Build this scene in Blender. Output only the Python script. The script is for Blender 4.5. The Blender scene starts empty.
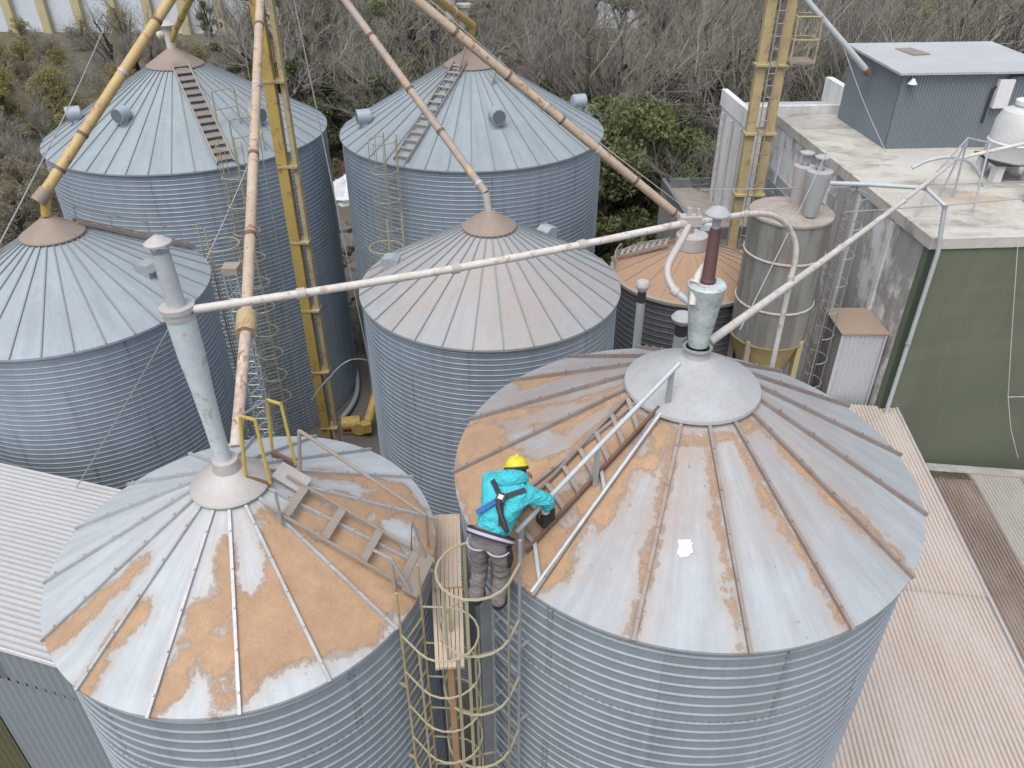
import bpy, math, random
import numpy as np
from mathutils import Vector, Matrix, noise as mnoise
R_ = math.radians
rnd = random.Random(7)
sc = bpy.context.scene
col = sc.collection
PI = math.pi

# ------------------------------------------------------------------ survey of the place
HC, FPX, PITCH = 16.4, 790.0, R_(33.7)          # drone height, focal length in px, tilt
CP, SP = math.cos(PITCH), math.sin(PITCH)
def ray(u, v):
    a = (u-512)/FPX; b = (384-v)/FPX
    return Vector((a, CP+b*SP, -SP+b*CP))
def at(u, v, z):                                  # survey point at a known height
    d = ray(u, v); t = (z-HC)/d.z
    return Vector((d.x*t, d.y*t, z))
def atY(u, v, Y):                                 # survey point at a known distance
    d = ray(u, v); t = Y/d.y
    return Vector((d.x*t, Y, HC+d.z*t))
def on_cone(u, v, c, R, ze, s):
    z = ze
    for _ in range(40):
        p = at(u, v, z); r = math.hypot(p.x-c[0], p.y-c[1]); z = 0.5*z+0.5*(ze+(R-r)*s)
    return p

# ------------------------------------------------------------------ mesh builder
ORG = {}
class MB:
    def __init__(s): s.v=[]; s.f=[]; s.uv=[]; s.mi=[]; s.sm=[]
    def face(s, idx, uv=None, m=0, sm=False):
        s.f.append(tuple(idx)); s.uv.append(uv); s.mi.append(m); s.sm.append(sm)
    def box(s, c, size, rz=0, m=0, rot=None):
        M = rot if rot else Matrix.Rotation(rz, 3, 'Z')
        c = Vector(c); b = len(s.v); hx,hy,hz = (q/2 for q in size)
        for x in (-hx,hx):
            for y in (-hy,hy):
                for z in (-hz,hz): s.v.append(c + M @ Vector((x,y,z)))
        for q in ((0,1,3,2),(4,6,7,5),(0,4,5,1),(2,3,7,6),(0,2,6,4),(1,5,7,3)):
            s.face([b+i for i in q], None, m)
    def bar(s, p0, p1, w, h, up=(0,0,1), m=0):
        p0=Vector(p0); p1=Vector(p1); d=(p1-p0); L=d.length
        if L<1e-6: return
        d/=L; up=Vector(up)
        if abs(d.dot(up))>.98: up=Vector((0,1,0))
        x=d.cross(up).normalized(); z=x.cross(d)
        s.box((p0+p1)/2, (w,L,h), rot=Matrix((x,d,z)).transposed(), m=m)
    def tube(s, pts, r, n=8, m=0, cap=True, sm=True):
        pts=[Vector(p) for p in pts]
        rs = r if isinstance(r,(list,tuple)) else [r]*len(pts)
        b=len(s.v); prev=None; acc=0
        N=len(pts)
        for i,p in enumerate(pts):
            d = (pts[min(i+1,N-1)]-pts[max(i-1,0)])
            if d.length<1e-9: d=Vector((0,0,1))
            d.normalize()
            if prev is None:
                a = Vector((0,0,1)) if abs(d.z)<.9 else Vector((1,0,0))
                x=d.cross(a).normalized()
            else:
                x=(prev-d*prev.dot(d))
                x = x.normalized() if x.length>1e-6 else d.orthogonal().normalized()
            prev=x; y=d.cross(x)
            for k in range(n):
                t=2*PI*k/n
                s.v.append(p+(x*math.cos(t)+y*math.sin(t))*rs[i])
        ac=[0]
        for i in range(1,N): ac.append(ac[-1]+(pts[i]-pts[i-1]).length)
        for i in range(N-1):
            for k in range(n):
                k2=(k+1)%n
                ca=2*PI*max(rs[i],.001)/n
                s.face((b+i*n+k,b+i*n+k2,b+(i+1)*n+k2,b+(i+1)*n+k),
                       [(k*ca,ac[i]),((k+1)*ca,ac[i]),((k+1)*ca,ac[i+1]),(k*ca,ac[i+1])],m,sm)
        if cap:
            s.face([b+k for k in range(n)][::-1],None,m); s.face([b+(N-1)*n+k for k in range(n)],None,m)
    def lathe(s, prof, c, n=48, m=0, a0=0, a1=2*PI, sm=True, z0=0, vacc=None):
        # profile of (r, z); open seam so that the sheet coordinates stay continuous
        b=len(s.v); cx,cy=c[0],c[1]
        rm=max(p[0] for p in prof)
        for r,z in prof:
            for k in range(n+1):
                t=a0+(a1-a0)*k/n
                s.v.append(Vector((cx+r*math.cos(t),cy+r*math.sin(t),z+z0)))
        ac=[0]
        for i in range(1,len(prof)): ac.append(ac[-1]+math.hypot(prof[i][0]-prof[i-1][0],prof[i][1]-prof[i-1][1]))
        if vacc=='z': ac=[p[1]+z0 for p in prof]
        for i in range(len(prof)-1):
            for k in range(n):
                u0=(a0+(a1-a0)*k/n)*rm; u1=(a0+(a1-a0)*(k+1)/n)*rm
                i0=b+i*(n+1)+k; i1=i0+n+1
                s.face((i0,i0+1,i1+1,i1),[(u0,ac[i]),(u1,ac[i]),(u1,ac[i+1]),(u0,ac[i+1])],m,sm)
    def sphere(s, c, r, nu=14, nv=8, m=0, z0=-1, z1=1, rot=None):
        # r may be (rx, ry, rz); z0..z1 as a fraction of the height
        rr=r if isinstance(r,(tuple,list)) else (r,r,r); c=Vector(c); b=len(s.v)
        a0=math.asin(max(-1,z0)); a1=math.asin(min(1,z1))
        for i in range(nv+1):
            a=a0+(a1-a0)*i/nv
            for k in range(nu):
                t=2*PI*k/nu
                q=Vector((rr[0]*math.cos(a)*math.cos(t),rr[1]*math.cos(a)*math.sin(t),rr[2]*math.sin(a)))
                s.v.append(c+(rot@q if rot else q))
        for i in range(nv):
            for k in range(nu):
                s.face((b+i*nu+k,b+i*nu+(k+1)%nu,b+(i+1)*nu+(k+1)%nu,b+(i+1)*nu+k),None,m,True)
    def sheet(s, o, dl, dw, pitch, amp, up, nl=1, m=0, per=6, trap=False):
        # corrugated sheet: ribs run along dl, repeat across dw
        o=Vector(o); dl=Vector(dl); dw=Vector(dw); up=Vector(up).normalized()
        W=dw.length; L=dl.length; n=max(1,int(W/pitch))*per; b=len(s.v)
        for j in range(nl+1):
            for i in range(n+1):
                ph=2*PI*(i/n)*int(W/pitch)
                h=math.cos(ph)
                if trap: h=max(-1,min(1,h*2.2))
                s.v.append(o+dl*(j/nl)+dw*(i/n)+up*(amp*h))
        for j in range(nl):
            for i in range(n):
                a=b+j*(n+1)+i
                s.face((a,a+1,a+n+2,a+n+1),[(i/n*W,j/nl*L),((i+1)/n*W,j/nl*L),((i+1)/n*W,(j+1)/nl*L),(i/n*W,(j+1)/nl*L)],m,not trap)
    def quad(s, pts, m=0, uv=None):
        b=len(s.v); s.v += [Vector(p) for p in pts]; s.face(range(b,b+len(pts)),uv,m)
    def prism(s, poly, z0, z1, m=0):
        n=len(poly); b=len(s.v)
        for z in (z0,z1):
            for p in poly: s.v.append(Vector((p[0],p[1],z)))
        s.face([b+i for i in range(n)][::-1],None,m); s.face([b+n+i for i in range(n)],[(p[0],p[1]) for p in poly],m)
        for i in range(n):
            j=(i+1)%n; s.face((b+i,b+j,b+n+j,b+n+i),None,m)
    def mesh(s, name, mats, org=(0,0,0)):
        me=bpy.data.meshes.new(name); org=Vector(org)
        me.from_pydata([tuple(p-org) for p in s.v],[],s.f)
        if mats is not None:
            for q in (mats if isinstance(mats,(list,tuple)) else [mats]): me.materials.append(q)
        me.polygons.foreach_set('material_index',s.mi)
        me.polygons.foreach_set('use_smooth',s.sm)
        ul=me.uv_layers.new(name='UVMap'); buf=[]
        for f,uv in zip(s.f,s.uv):
            if uv is None:
                p=[s.v[i] for i in f[:3]]; nn=(p[1]-p[0]).cross(p[2]-p[0]); ax=max(range(3),key=lambda i:abs(nn[i]))
                for i in f:
                    q=s.v[i]
                    buf += [(q.y,q.z),(q.x,q.z),(q.x,q.y)][ax]
            else:
                for q in uv: buf += q
        ul.data.foreach_set('uv',buf)
        me.update()
        if any(s.sm): me.set_sharp_from_angle(angle=R_(38))
        return me
    def build(s, name, mats, parent=None):
        org=ORG.get(parent.name,Vector((0,0,0))) if parent else Vector((0,0,0))
        o=bpy.data.objects.new(name,s.mesh(name,mats,org)); col.objects.link(o)
        if parent: o.parent=parent
        ORG[o.name]=org
        return o

def tag(o,label=None,cat=None,group=None,kind=None):
    if label: o['label']=label
    if cat: o['category']=cat
    if group: o['group']=group
    if kind: o['kind']=kind
    return o
def thing(name,label,cat,loc=(0,0,0),group=None):
    o=bpy.data.objects.new(name,None); col.objects.link(o); o.location=loc; o.empty_display_size=.2
    ORG[o.name]=Vector(loc); return tag(o,label,cat,group)
def struct(name,mb,mat): return tag(mb.build(name,mat),kind='structure')
def solo(name,mb,mat,label,cat,group=None,org=None,kind=None):    # a thing that is one mesh
    if org is None:
        n=len(mb.v); org=Vector((sum(p.x for p in mb.v)/n,sum(p.y for p in mb.v)/n,min(p.z for p in mb.v)))
    o=bpy.data.objects.new(name,mb.mesh(name,mat,org)); col.objects.link(o); o.location=org; ORG[o.name]=Vector(org)
    return tag(o,label,cat,group,kind)
def dup(root,loc,rz=0,scale=1,label=None,group=None):
    r=root.copy(); col.objects.link(r); r.location=loc; r.rotation_euler=(0,0,rz); r.scale=(scale,)*3 if not isinstance(scale,tuple) else scale
    if label: r['label']=label
    if group: r['group']=group
    for ch in root.children:
        c=ch.copy(); col.objects.link(c); c.parent=r
        for g in ch.children:
            d=g.copy(); col.objects.link(d); d.parent=c
    return r

# ------------------------------------------------------------------ materials
class NT:
    def __init__(s,name):
        s.mat=bpy.data.materials.new(name); s.mat.use_nodes=True; s.t=s.mat.node_tree; s.n=s.t.nodes
        s.b=s.n['Principled BSDF']; s.tc=s.n.new('ShaderNodeTexCoord')
    def lk(s,a,b): s.t.links.new(a,b)
    def mapping(s,src,scale=(1,1,1),loc=(0,0,0),rot=(0,0,0)):
        m=s.n.new('ShaderNodeMapping'); s.lk(src,m.inputs[0])
        m.inputs['Scale'].default_value=scale; m.inputs['Location'].default_value=loc; m.inputs['Rotation'].default_value=rot
        return m.outputs[0]
    def noise(s,src,scale,detail=5,rough=.6,dist=0):
        x=s.n.new('ShaderNodeTexNoise'); s.lk(src,x.inputs['Vector']); x.inputs['Scale'].default_value=scale
        x.inputs['Detail'].default_value=detail; x.inputs['Roughness'].default_value=rough; x.inputs['Distortion'].default_value=dist
        return x.outputs['Fac']
    def ramp(s,fac,stops):
        r=s.n.new('ShaderNodeValToRGB'); s.lk(fac,r.inputs[0]); e=r.color_ramp.elements
        while len(e)<len(stops): e.new(.5)
        for i,(p,c) in enumerate(stops):
            e[i].position=p; e[i].color=(c,c,c,1) if isinstance(c,(int,float)) else (*c,1)
        return r.outputs[0]
    def mix(s,fac,a,b,mode='MIX'):
        m=s.n.new('ShaderNodeMix'); m.data_type='RGBA'; m.blend_type=mode
        for ii,val in ((0,fac),(6,a),(7,b)):
            inp=m.inputs[ii]
            if isinstance(val,(int,float)): inp.default_value=val if ii==0 else (val,val,val,1)
            elif isinstance(val,(tuple,list)): inp.default_value=(*val,1)
            else: s.lk(val,inp)
        return m.outputs[2]
    def math(s,op,a,b=0,c=0,clamp=False):
        m=s.n.new('ShaderNodeMath'); m.operation=op; m.use_clamp=clamp
        for i,val in enumerate((a,b,c)):
            if isinstance(val,(int,float)): m.inputs[i].default_value=val
            else: s.lk(val,m.inputs[i])
        return m.outputs[0]
    def attr(s,name):
        a=s.n.new('ShaderNodeAttribute'); a.attribute_name=name; return a.outputs['Fac']
    def bump(s,h,strength=.3,dist=.02):
        b=s.n.new('ShaderNodeBump'); b.inputs['Strength'].default_value=strength; b.inputs['Distance'].default_value=dist
        s.lk(h,b.inputs['Height']); s.lk(b.outputs[0],s.b.inputs['Normal'])
    def out(s,colr,rough=.6,metal=0,spec=.5):
        if isinstance(colr,(tuple,list)): s.b.inputs['Base Color'].default_value=(*colr,1)
        else: s.lk(colr,s.b.inputs['Base Color'])
        if isinstance(rough,(int,float)): s.b.inputs['Roughness'].default_value=rough
        else: s.lk(rough,s.b.inputs['Roughness'])
        s.b.inputs['Metallic'].default_value=metal
        s.b.inputs['Specular IOR Level'].default_value=spec
        return s.mat
def sc3(c,k): return tuple(min(1,x*k) for x in c)
def paint(name,c,c2=None,amt=.5,rough=.55,metal=0,scale=3,edge=.55,rust=None):
    """painted or plain surface with blotches, fine grain and, if asked, rusty patches of their own shape"""
    n=NT(name); o=n.tc.outputs['Object']
    n1=n.noise(o,scale,6,.65); n2=n.noise(o,scale*9,4,.6)
    c2=c2 or sc3(c,.7)
    k=n.ramp(n1,[(.35,0),(edge+.15,1)])
    colr=n.mix(n.math('MULTIPLY',k,amt),c,c2)
    colr=n.mix(.25,colr,n.ramp(n2,[(.3,.55),(.7,1.0)]),'MULTIPLY')
    if rust:
        rm=n.ramp(n.noise(o,scale*1.7,7,.7,.4),[(.56,0),(.62,1)])
        colr=n.mix(rm,colr,rust)
    n.bump(n2,.15,.005)
    return n.out(colr,rough,metal)
def galv_wall(name,base,tint,sheet=2.6,course=.82,metal=.45,rough=.46,dirt=.5):
    n=NT(name); uv=n.tc.outputs['UV']; o=n.tc.outputs['Object']
    br=n.n.new('ShaderNodeTexBrick'); n.lk(uv,br.inputs['Vector'])
    br.inputs['Color1'].default_value=(*base,1); br.inputs['Color2'].default_value=(*tint,1); br.inputs['Mortar'].default_value=(*sc3(base,.88),1)
    br.inputs['Scale'].default_value=1; br.inputs['Brick Width'].default_value=sheet; br.inputs['Row Height'].default_value=course
    br.inputs['Mortar Size'].default_value=.012; br.inputs['Mortar Smooth'].default_value=.4; br.offset=.5; br.inputs['Bias'].default_value=0
    streak=n.noise(n.mapping(uv,(3.5,.25,1)),1.0,6,.65)
    blot=n.noise(o,.55,5,.6); fine=n.noise(o,22,4,.7)
    c=n.mix(n.math('MULTIPLY',n.ramp(streak,[(.42,0),(.75,1)]),dirt),br.outputs['Color'],sc3(base,.55))
    c=n.mix(n.math('MULTIPLY',n.ramp(blot,[(.4,0),(.7,1)]),.35),c,sc3(tint,1.22))
    c=n.mix(.3,c,n.ramp(fine,[(.3,.6),(.7,1)]),'MULTIPLY')
    # bolt dots in the laps
    sx=n.n.new('ShaderNodeSeparateXYZ'); n.lk(uv,sx.inputs[0])
    vr=n.math('DIVIDE',sx.outputs[1],course); row=n.math('FLOOR',vr)
    fu=n.math('FRACT',n.math('ADD',n.math('DIVIDE',sx.outputs[0],sheet),n.math('MULTIPLY',row,.5)))
    du=n.math('MULTIPLY',n.math('MINIMUM',fu,n.math('SUBTRACT',1.0,fu)),sheet)
    lap=n.math('LESS_THAN',du,.036)
    fv=n.math('FRACT',vr); dv=n.math('MULTIPLY',n.math('MINIMUM',fv,n.math('SUBTRACT',1.0,fv)),course)
    rowm=n.math('LESS_THAN',dv,.03)
    vm=n.n.new('ShaderNodeTexVoronoi'); n.lk(n.mapping(uv,(14,14,1)),vm.inputs['Vector']); vm.inputs['Randomness'].default_value=.15; vm.inputs['Scale'].default_value=1
    dots=n.math('LESS_THAN',vm.outputs['Distance'],.24)
    vis=n.ramp(n.noise(o,.9,3,.5),[(.45,.15),(.6,1)])
    c=n.mix(n.math('MULTIPLY',lap,.22),c,sc3(base,.5))
    c=n.mix(n.math('MULTIPLY',n.math('MULTIPLY',n.math('MAXIMUM',lap,n.math('MULTIPLY',rowm,.7)),dots),n.math('MULTIPLY',vis,.75)),c,(.05,.05,.055))
    return n.out(c,n.ramp(blot,[(.3,rough-.08),(.7,rough+.12)]),metal)
def roof_metal(name,base,dust=None,damt=.5,metal=.05,rough=.62):
    n=NT(name); uv=n.tc.outputs['UV']; o=n.tc.outputs['Object']
    g=n.noise(n.mapping(uv,(2.2,.35,1)),1.3,6,.65); b=n.noise(o,.5,5,.6); f=n.noise(o,16,5,.7)
    c=n.mix(n.math('MULTIPLY',n.ramp(g,[(.4,0),(.72,1)]),.6),base,sc3(base,.66))
    c=n.mix(n.math('MULTIPLY',n.ramp(n.noise(o,1.4,6,.7,.4),[(.5,0),(.66,1)]),.3),c,sc3(base,1.25))
    if dust: c=n.mix(n.math('MULTIPLY',n.ramp(b,[(.38,0),(.62,1)]),damt),c,dust)
    c=n.mix(.3,c,n.ramp(f,[(.3,.68),(.7,1)]),'MULTIPLY')
    n.bump(f,.08,.004)
    return n.out(c,n.ramp(b,[(.3,rough-.1),(.7,rough+.12)]),metal)
GRAIN=(.445,.295,.185)
def dusty_roof(name,base,film,R,ph):
    """galvanised roof under settled grain; 'grain' and 'film' are surface maps stored on the mesh"""
    n=NT(name); o=n.tc.outputs['Object']; uv=n.tc.outputs['UV']
    big=n.noise(o,3.2,8,.68); mid=n.noise(o,14,6,.65); fine=n.noise(o,60,4,.7)
    m=n.math('ADD',n.attr('grain'),n.math('MULTIPLY',n.math('SUBTRACT',big,.5),.30))
    m=n.math('ADD',m,n.math('MULTIPLY',n.math('SUBTRACT',mid,.5),.16))
    m=n.math('ADD',m,n.math('MULTIPLY',n.math('SUBTRACT',fine,.5),.07))
    m=n.math('ADD',m,.030 if R<2 else -.012)
    mask=n.ramp(n.math('ADD',n.math('MULTIPLY',m,4),.5),[(.40,0),(.62,1)])
    halo=n.ramp(n.math('ADD',n.math('MULTIPLY',m,4),.5),[(.0,0),(.5,1)])
    st=n.noise(n.mapping(uv,(3.0,.45,1)),1.6,7,.7)
    sx=n.n.new('ShaderNodeSeparateXYZ'); n.lk(uv,sx.inputs[0]); wn=n.n.new('ShaderNodeTexWhiteNoise'); wn.noise_dimensions='1D'
    n.lk(n.math('FLOOR',n.math('DIVIDE',n.math('SUBTRACT',sx.outputs[0],R*math.radians(ph)),R*math.radians(22.5))),wn.inputs['W'])
    base=n.mix(n.math('MULTIPLY',wn.outputs['Value'],.45),base,sc3(base,.78)); dk=n.mix(1.0,base,(.66,.64,.62),'MULTIPLY')
    met=n.mix(n.math('MULTIPLY',n.ramp(st,[(.42,0),(.68,1)]),.6),base,dk)
    met=n.mix(n.math('MULTIPLY',n.ramp(n.noise(o,2.1,6,.7),[(.5,0),(.62,1)]),.3),met,n.mix(1.0,met,(1.2,1.2,1.2),'MULTIPLY'))
    fm=n.math('MULTIPLY',n.attr('film'),n.ramp(n.math('ADD',n.math('MULTIPLY',n.noise(o,1.5,7,.72,.5),.55),n.math('MULTIPLY',st,.45)),[(.38,.2),(.55,1)]))
    met=n.mix(fm,met,film)
    met=n.mix(n.math('MULTIPLY',halo,.42),met,sc3(GRAIN,.9))
    spots=n.ramp(n.noise(o,9,3,.5),[(.70,0),(.74,1)])
    met=n.mix(n.math('MULTIPLY',spots,.5),met,(.17,.14,.12))
    met=n.mix(.25,met,n.ramp(fine,[(.3,.65),(.7,1)]),'MULTIPLY')
    gr=n.mix(n.ramp(n.noise(o,5,6,.7),[(.35,0),(.7,1)]),sc3(GRAIN,.86),sc3(GRAIN,1.14))
    gr=n.mix(n.math('MULTIPLY',n.ramp(n.noise(o,1.1,6,.7),[(.42,0),(.66,1)]),.5),gr,(.37,.25,.165))
    gr=n.mix(.45,gr,n.ramp(n.noise(o,45,4,.7),[(.3,.6),(.7,1)]),'MULTIPLY')
    c=n.mix(mask,met,gr)
    h=n.math('ADD',n.math('MULTIPLY',mask,1.0),n.math('MULTIPLY',n.math('MULTIPLY',mid,mask),.7))
    n.bump(h,.55,.02)
    return n.out(c,n.ramp(mask,[(0,.62),(1,.95)]),.03)
def corr(name,base,stain,amt=.5,metal=.15,rough=.55,scale=.6,grime=(.2,.17,.14),trough=None,tcol=None):
    n=NT(name); uv=n.tc.outputs['UV']
    a=n.noise(n.mapping(uv,(1,.28,1)),scale*2,7,.68); b=n.noise(uv,scale*.8,5,.6); f=n.noise(uv,12,5,.7)
    c=n.mix(n.math('MULTIPLY',n.ramp(a,[(.38,0),(.68,1)]),amt),base,stain)
    c=n.mix(n.math('MULTIPLY',n.ramp(b,[(.5,0),(.72,1)]),amt*.7),c,grime)
    if trough:                                     # dust in the troughs; on the brown roof darker troughs to make corrugation visible
        sx=n.n.new('ShaderNodeSeparateXYZ'); n.lk(uv,sx.inputs[0]); fr=n.math('FRACT',n.math('DIVIDE',sx.outputs[0],trough))
        d=n.math('ABSOLUTE',n.math('SUBTRACT',fr,.5))
        k=n.math('MULTIPLY',n.ramp(d,[(.12,1),(.30,0)]),n.ramp(a,[(.3,.35),(.6,1)]))
        c=n.mix(k,c,tcol)
    c=n.mix(.3,c,n.ramp(f,[(.3,.66),(.7,1)]),'MULTIPLY')
    return n.out(c,rough,metal)

M={}
M['wall_far']=galv_wall('galvanised_wall_far',(.285,.345,.405),(.31,.37,.43),2.8,1.024,.15)
M['wall_mid']=galv_wall('galvanised_wall_mid',(.285,.34,.395),(.305,.36,.415),2.3,.864,.15)
M['wall_near']=galv_wall('galvanised_wall_near',(.295,.345,.395),(.315,.365,.41),2.2,1.08,.18)
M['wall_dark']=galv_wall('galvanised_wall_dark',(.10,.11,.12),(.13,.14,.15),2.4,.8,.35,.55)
M['roof_far']=roof_metal('galvanised_roof_far',(.295,.345,.375))
M['roof_mid']=roof_metal('galvanised_roof_mid',(.325,.375,.41))
M['roof_c']=roof_metal('galvanised_roof_dusty',(.355,.375,.39),(.37,.325,.30),.75)
M['seam']=paint('roof_seam',(.25,.285,.31),(.21,.22,.235),.6,.7,.05)
M['cap']=paint('rusty_cap',(.31,.25,.205),(.24,.20,.175),.7,.7,.1,4)
M['cap_white']=paint('white_cap',(.40,.43,.45),(.345,.335,.33),.85,.75,.0,4,.55,(.36,.345,.34))
M['cap_dusty']=paint('dusty_cap',(.48,.465,.455),(.44,.39,.36),.7,.6,.1,4)
M['roof_e']=dusty_roof('grain_covered_roof_pale',(.47,.515,.545),(.43,.395,.375),1.86,13.5)
M['roof_f']=dusty_roof('grain_covered_roof_grey',(.395,.445,.48),(.335,.295,.28),2.495,3.5)
M['roof_g']=paint('grain_roof',(.39,.245,.15),(.33,.23,.165),.8,.9,0,1.2)
M['rib']=paint('rib_steel',(.46,.50,.53),(.34,.30,.28),.7,.5,.25,6)
M['rib_brown']=paint('rib_dirty',(.30,.27,.26),(.24,.17,.13),.8,.65,.15,6)
M['steel']=paint('galvanised_steel',(.42,.46,.49),(.33,.33,.33),.6,.5,.35,5)
M['steel_dirty']=paint('dirty_steel',(.34,.315,.285),(.34,.255,.185),.7,.7,.15,5)
M['ladder_brown']=paint('brown_ladder_steel',(.25,.22,.20),(.20,.165,.15),.8,.8,.1,6)
M['rust']=paint('rusty_steel',(.20,.12,.09),(.15,.095,.075),.8,.8,.1,6)
M['yellow']=paint('yellow_paint',(.46,.33,.085),(.38,.28,.10),.7,.55,0,2.5,.5,(.26,.13,.06))
M['yellow_pale']=paint('faded_yellow',(.47,.39,.20),(.38,.30,.18),.8,.6,0,3,.5,(.33,.2,.12))
M['yellow_rail']=paint('yellow_rail',(.56,.43,.09),(.45,.36,.11),.6,.5,0,5)
M['olive_rail']=paint('faded_yellow_rail',(.42,.38,.21),(.36,.34,.30),.8,.6,.1,5)
M['spout_tan']=paint('tan_spout',(.50,.42,.31),(.40,.30,.23),.8,.65,0,3.5,.5,(.28,.14,.10))
M['spout_pink']=paint('pinkish_spout',(.38,.32,.295),(.32,.25,.225),.8,.65,0,3.5,.5,(.50,.36,.14))
M['spout_yellow']=paint('yellow_spout',(.52,.40,.17),(.43,.29,.16),.8,.6,0,3,.5,(.33,.16,.09))
M['spout_white']=paint('flaking_white_spout',(.60,.58,.52),(.42,.30,.24),.9,.6,0,4,.48,(.30,.17,.12))
M['pipe_white']=paint('white_pipe',(.64,.63,.60),(.52,.47,.42),.8,.5,0,5,.52,(.42,.34,.28))
M['pipe_blue']=paint('pale_blue_pipe',(.48,.53,.56),(.40,.42,.43),.7,.55,.05,4)
M['cyclone']=paint('pale_blue_cyclone',(.57,.65,.70),(.47,.52,.55),.7,.6,.0,4,.5,(.40,.38,.36))
M['cyclone_f']=paint('flaking_cyclone',(.58,.65,.66),(.34,.38,.36),.9,.5,.1,5,.46,(.30,.30,.26))
M['maroon']=paint('maroon_paint',(.105,.045,.045),(.085,.05,.05),.7,.55,0,5)
M['vent']=paint('vent_metal',(.36,.42,.47),(.30,.34,.38),.6,.55,.1,5)
M['vent_face']=paint('vent_end_face',(.15,.18,.21),(.12,.14,.16),.6,.6,.1,5)
M['dark']=paint('painted_void',(.02,.02,.022),None,.3,.9)
M['black']=paint('black_rubber',(.025,.025,.028),(.04,.04,.04),.5,.6,0,8)
M['wire']=paint('wire_grey',(.40,.40,.39),None,.4,.6,.2)
M['roof_white']=corr('white_sheet_roof',(.545,.50,.465),(.48,.42,.38),.6,0,.75,.5,(.52,.42,.35),4.95/int(4.95/.082),(.32,.26,.205))
M['roof_left']=corr('pale_sheet_roof',(.44,.445,.455),(.37,.37,.37),.5,0,.7,.5,(.48,.48,.49),3.15/int(3.15/.088),(.39,.395,.41))
M['roof_brown']=corr('dirty_sheet_roof',(.33,.27,.235),(.22,.17,.15),.7,.0,.8,.9,(.12,.10,.09),.082,(.13,.095,.08))
M['roof_fibre']=corr('fibreglass_sheet',(.44,.43,.41),(.38,.36,.33),.5,0,.5,.8,(.30,.27,.25),.082,(.27,.245,.225))
M['shed_wall']=corr('grey_blue_wall_sheet',(.30,.34,.37),(.26,.29,.31),.5,.2,.5,.5,(.22,.24,.25))
M['shed_wall_dark']=corr('grey_wall_sheet',(.22,.24,.255),(.18,.20,.21),.5,.2,.55,.5,(.15,.16,.16))
M['shed_olive']=corr('olive_wall_sheet',(.13,.13,.07),(.10,.10,.06),.5,.1,.6,.5,(.07,.07,.05))
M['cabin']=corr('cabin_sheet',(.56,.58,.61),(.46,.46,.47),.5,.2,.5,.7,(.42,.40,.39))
M['cabin_shaded']=corr('cabin_shaded_sheet',(.30,.30,.30),(.22,.21,.20),.6,.2,.55,.7,(.16,.15,.14))  # shaded copy of the cabin sheet, the side's shade put into its colour
M['cabin_top']=paint('grain_dusted_sheet',(.36,.26,.19),(.30,.26,.23),.8,.9,0,2.5)
M['pent']=corr('blue_grey_cladding',(.205,.24,.275),(.175,.205,.235),.5,.15,.5,.5,(.14,.17,.20))
M['pent_roof']=paint('pale_metal_roof',(.50,.53,.55),(.42,.43,.44),.7,.5,.15,1.2,.5,(.50,.45,.43))
M['plastic']=paint('white_plastic_tank',(.62,.63,.63),(.50,.50,.50),.6,.45,0,2)
M['plank']=corr('dusty_planks',(.60,.50,.40),(.50,.39,.29),.7,0,.85,2,(.40,.30,.22))
M['timber']=paint('brown_timber',(.40,.24,.13),(.30,.18,.10),.7,.85,0,4)

def wall_stained(name,base,pale,moss,rs):
    n=NT(name); o=n.tc.outputs['Object']
    a=n.noise(n.mapping(o,(1,1,.75)),.75,8,.72,.3); b=n.noise(n.mapping(o,(2.5,2.5,.3)),1.0,7,.68); f=n.noise(o,14,5,.7)
    c=n.mix(n.ramp(a,[(.47,0),(.56,1)]),base,pale)
    c=n.mix(n.math('MULTIPLY',n.ramp(b,[(.50,0),(.66,1)]),.6),c,moss)
    c=n.mix(.35,c,n.ramp(f,[(.3,.6),(.7,1)]),'MULTIPLY')
    n.bump(f,.3,.01)
    return n.out(c,rs,0)
M['conc_wall']=wall_stained('weathered_white_wall',(.37,.37,.36),(.74,.75,.75),(.24,.23,.17),.85)
M['conc_wall_w']=wall_stained('pale_weathered_wall',(.68,.69,.69),(.78,.78,.78),(.52,.51,.48),.85)
M['conc_grey']=wall_stained('grey_concrete',(.33,.32,.31),(.42,.41,.40),(.20,.19,.16),.9)
M['gravel']=paint('gravel_roof',(.34,.31,.27),(.25,.22,.19),.8,.95,0,3)
def green_mat():
    n=NT('green_render'); o=n.tc.outputs['Object']
    a=n.noise(o,.5,6,.65); b=n.noise(n.mapping(o,(2.2,2.2,.12)),1.0,7,.7); f=n.noise(o,16,5,.7); d=n.noise(n.mapping(o,(.25,1,1.6)),.8,5,.6)
    c=n.mix(n.ramp(a,[(.35,0),(.68,1)]),(.145,.168,.116),(.122,.146,.100))
    c=n.mix(n.math('MULTIPLY',n.ramp(b,[(.48,0),(.70,1)]),.45),c,(.095,.11,.08)); c=n.mix(n.math('MULTIPLY',n.ramp(d,[(.52,0),(.62,1)]),.25),c,(.17,.185,.135))
    c=n.mix(.3,c,n.ramp(f,[(.3,.7),(.7,1)]),'MULTIPLY'); n.bump(f,.2,.006); return n.out(c,.85,0)
M['green']=green_mat()
M['green_dark']=paint('green_dark_edge',(.05,.075,.05),None,.5,.8)
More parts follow.
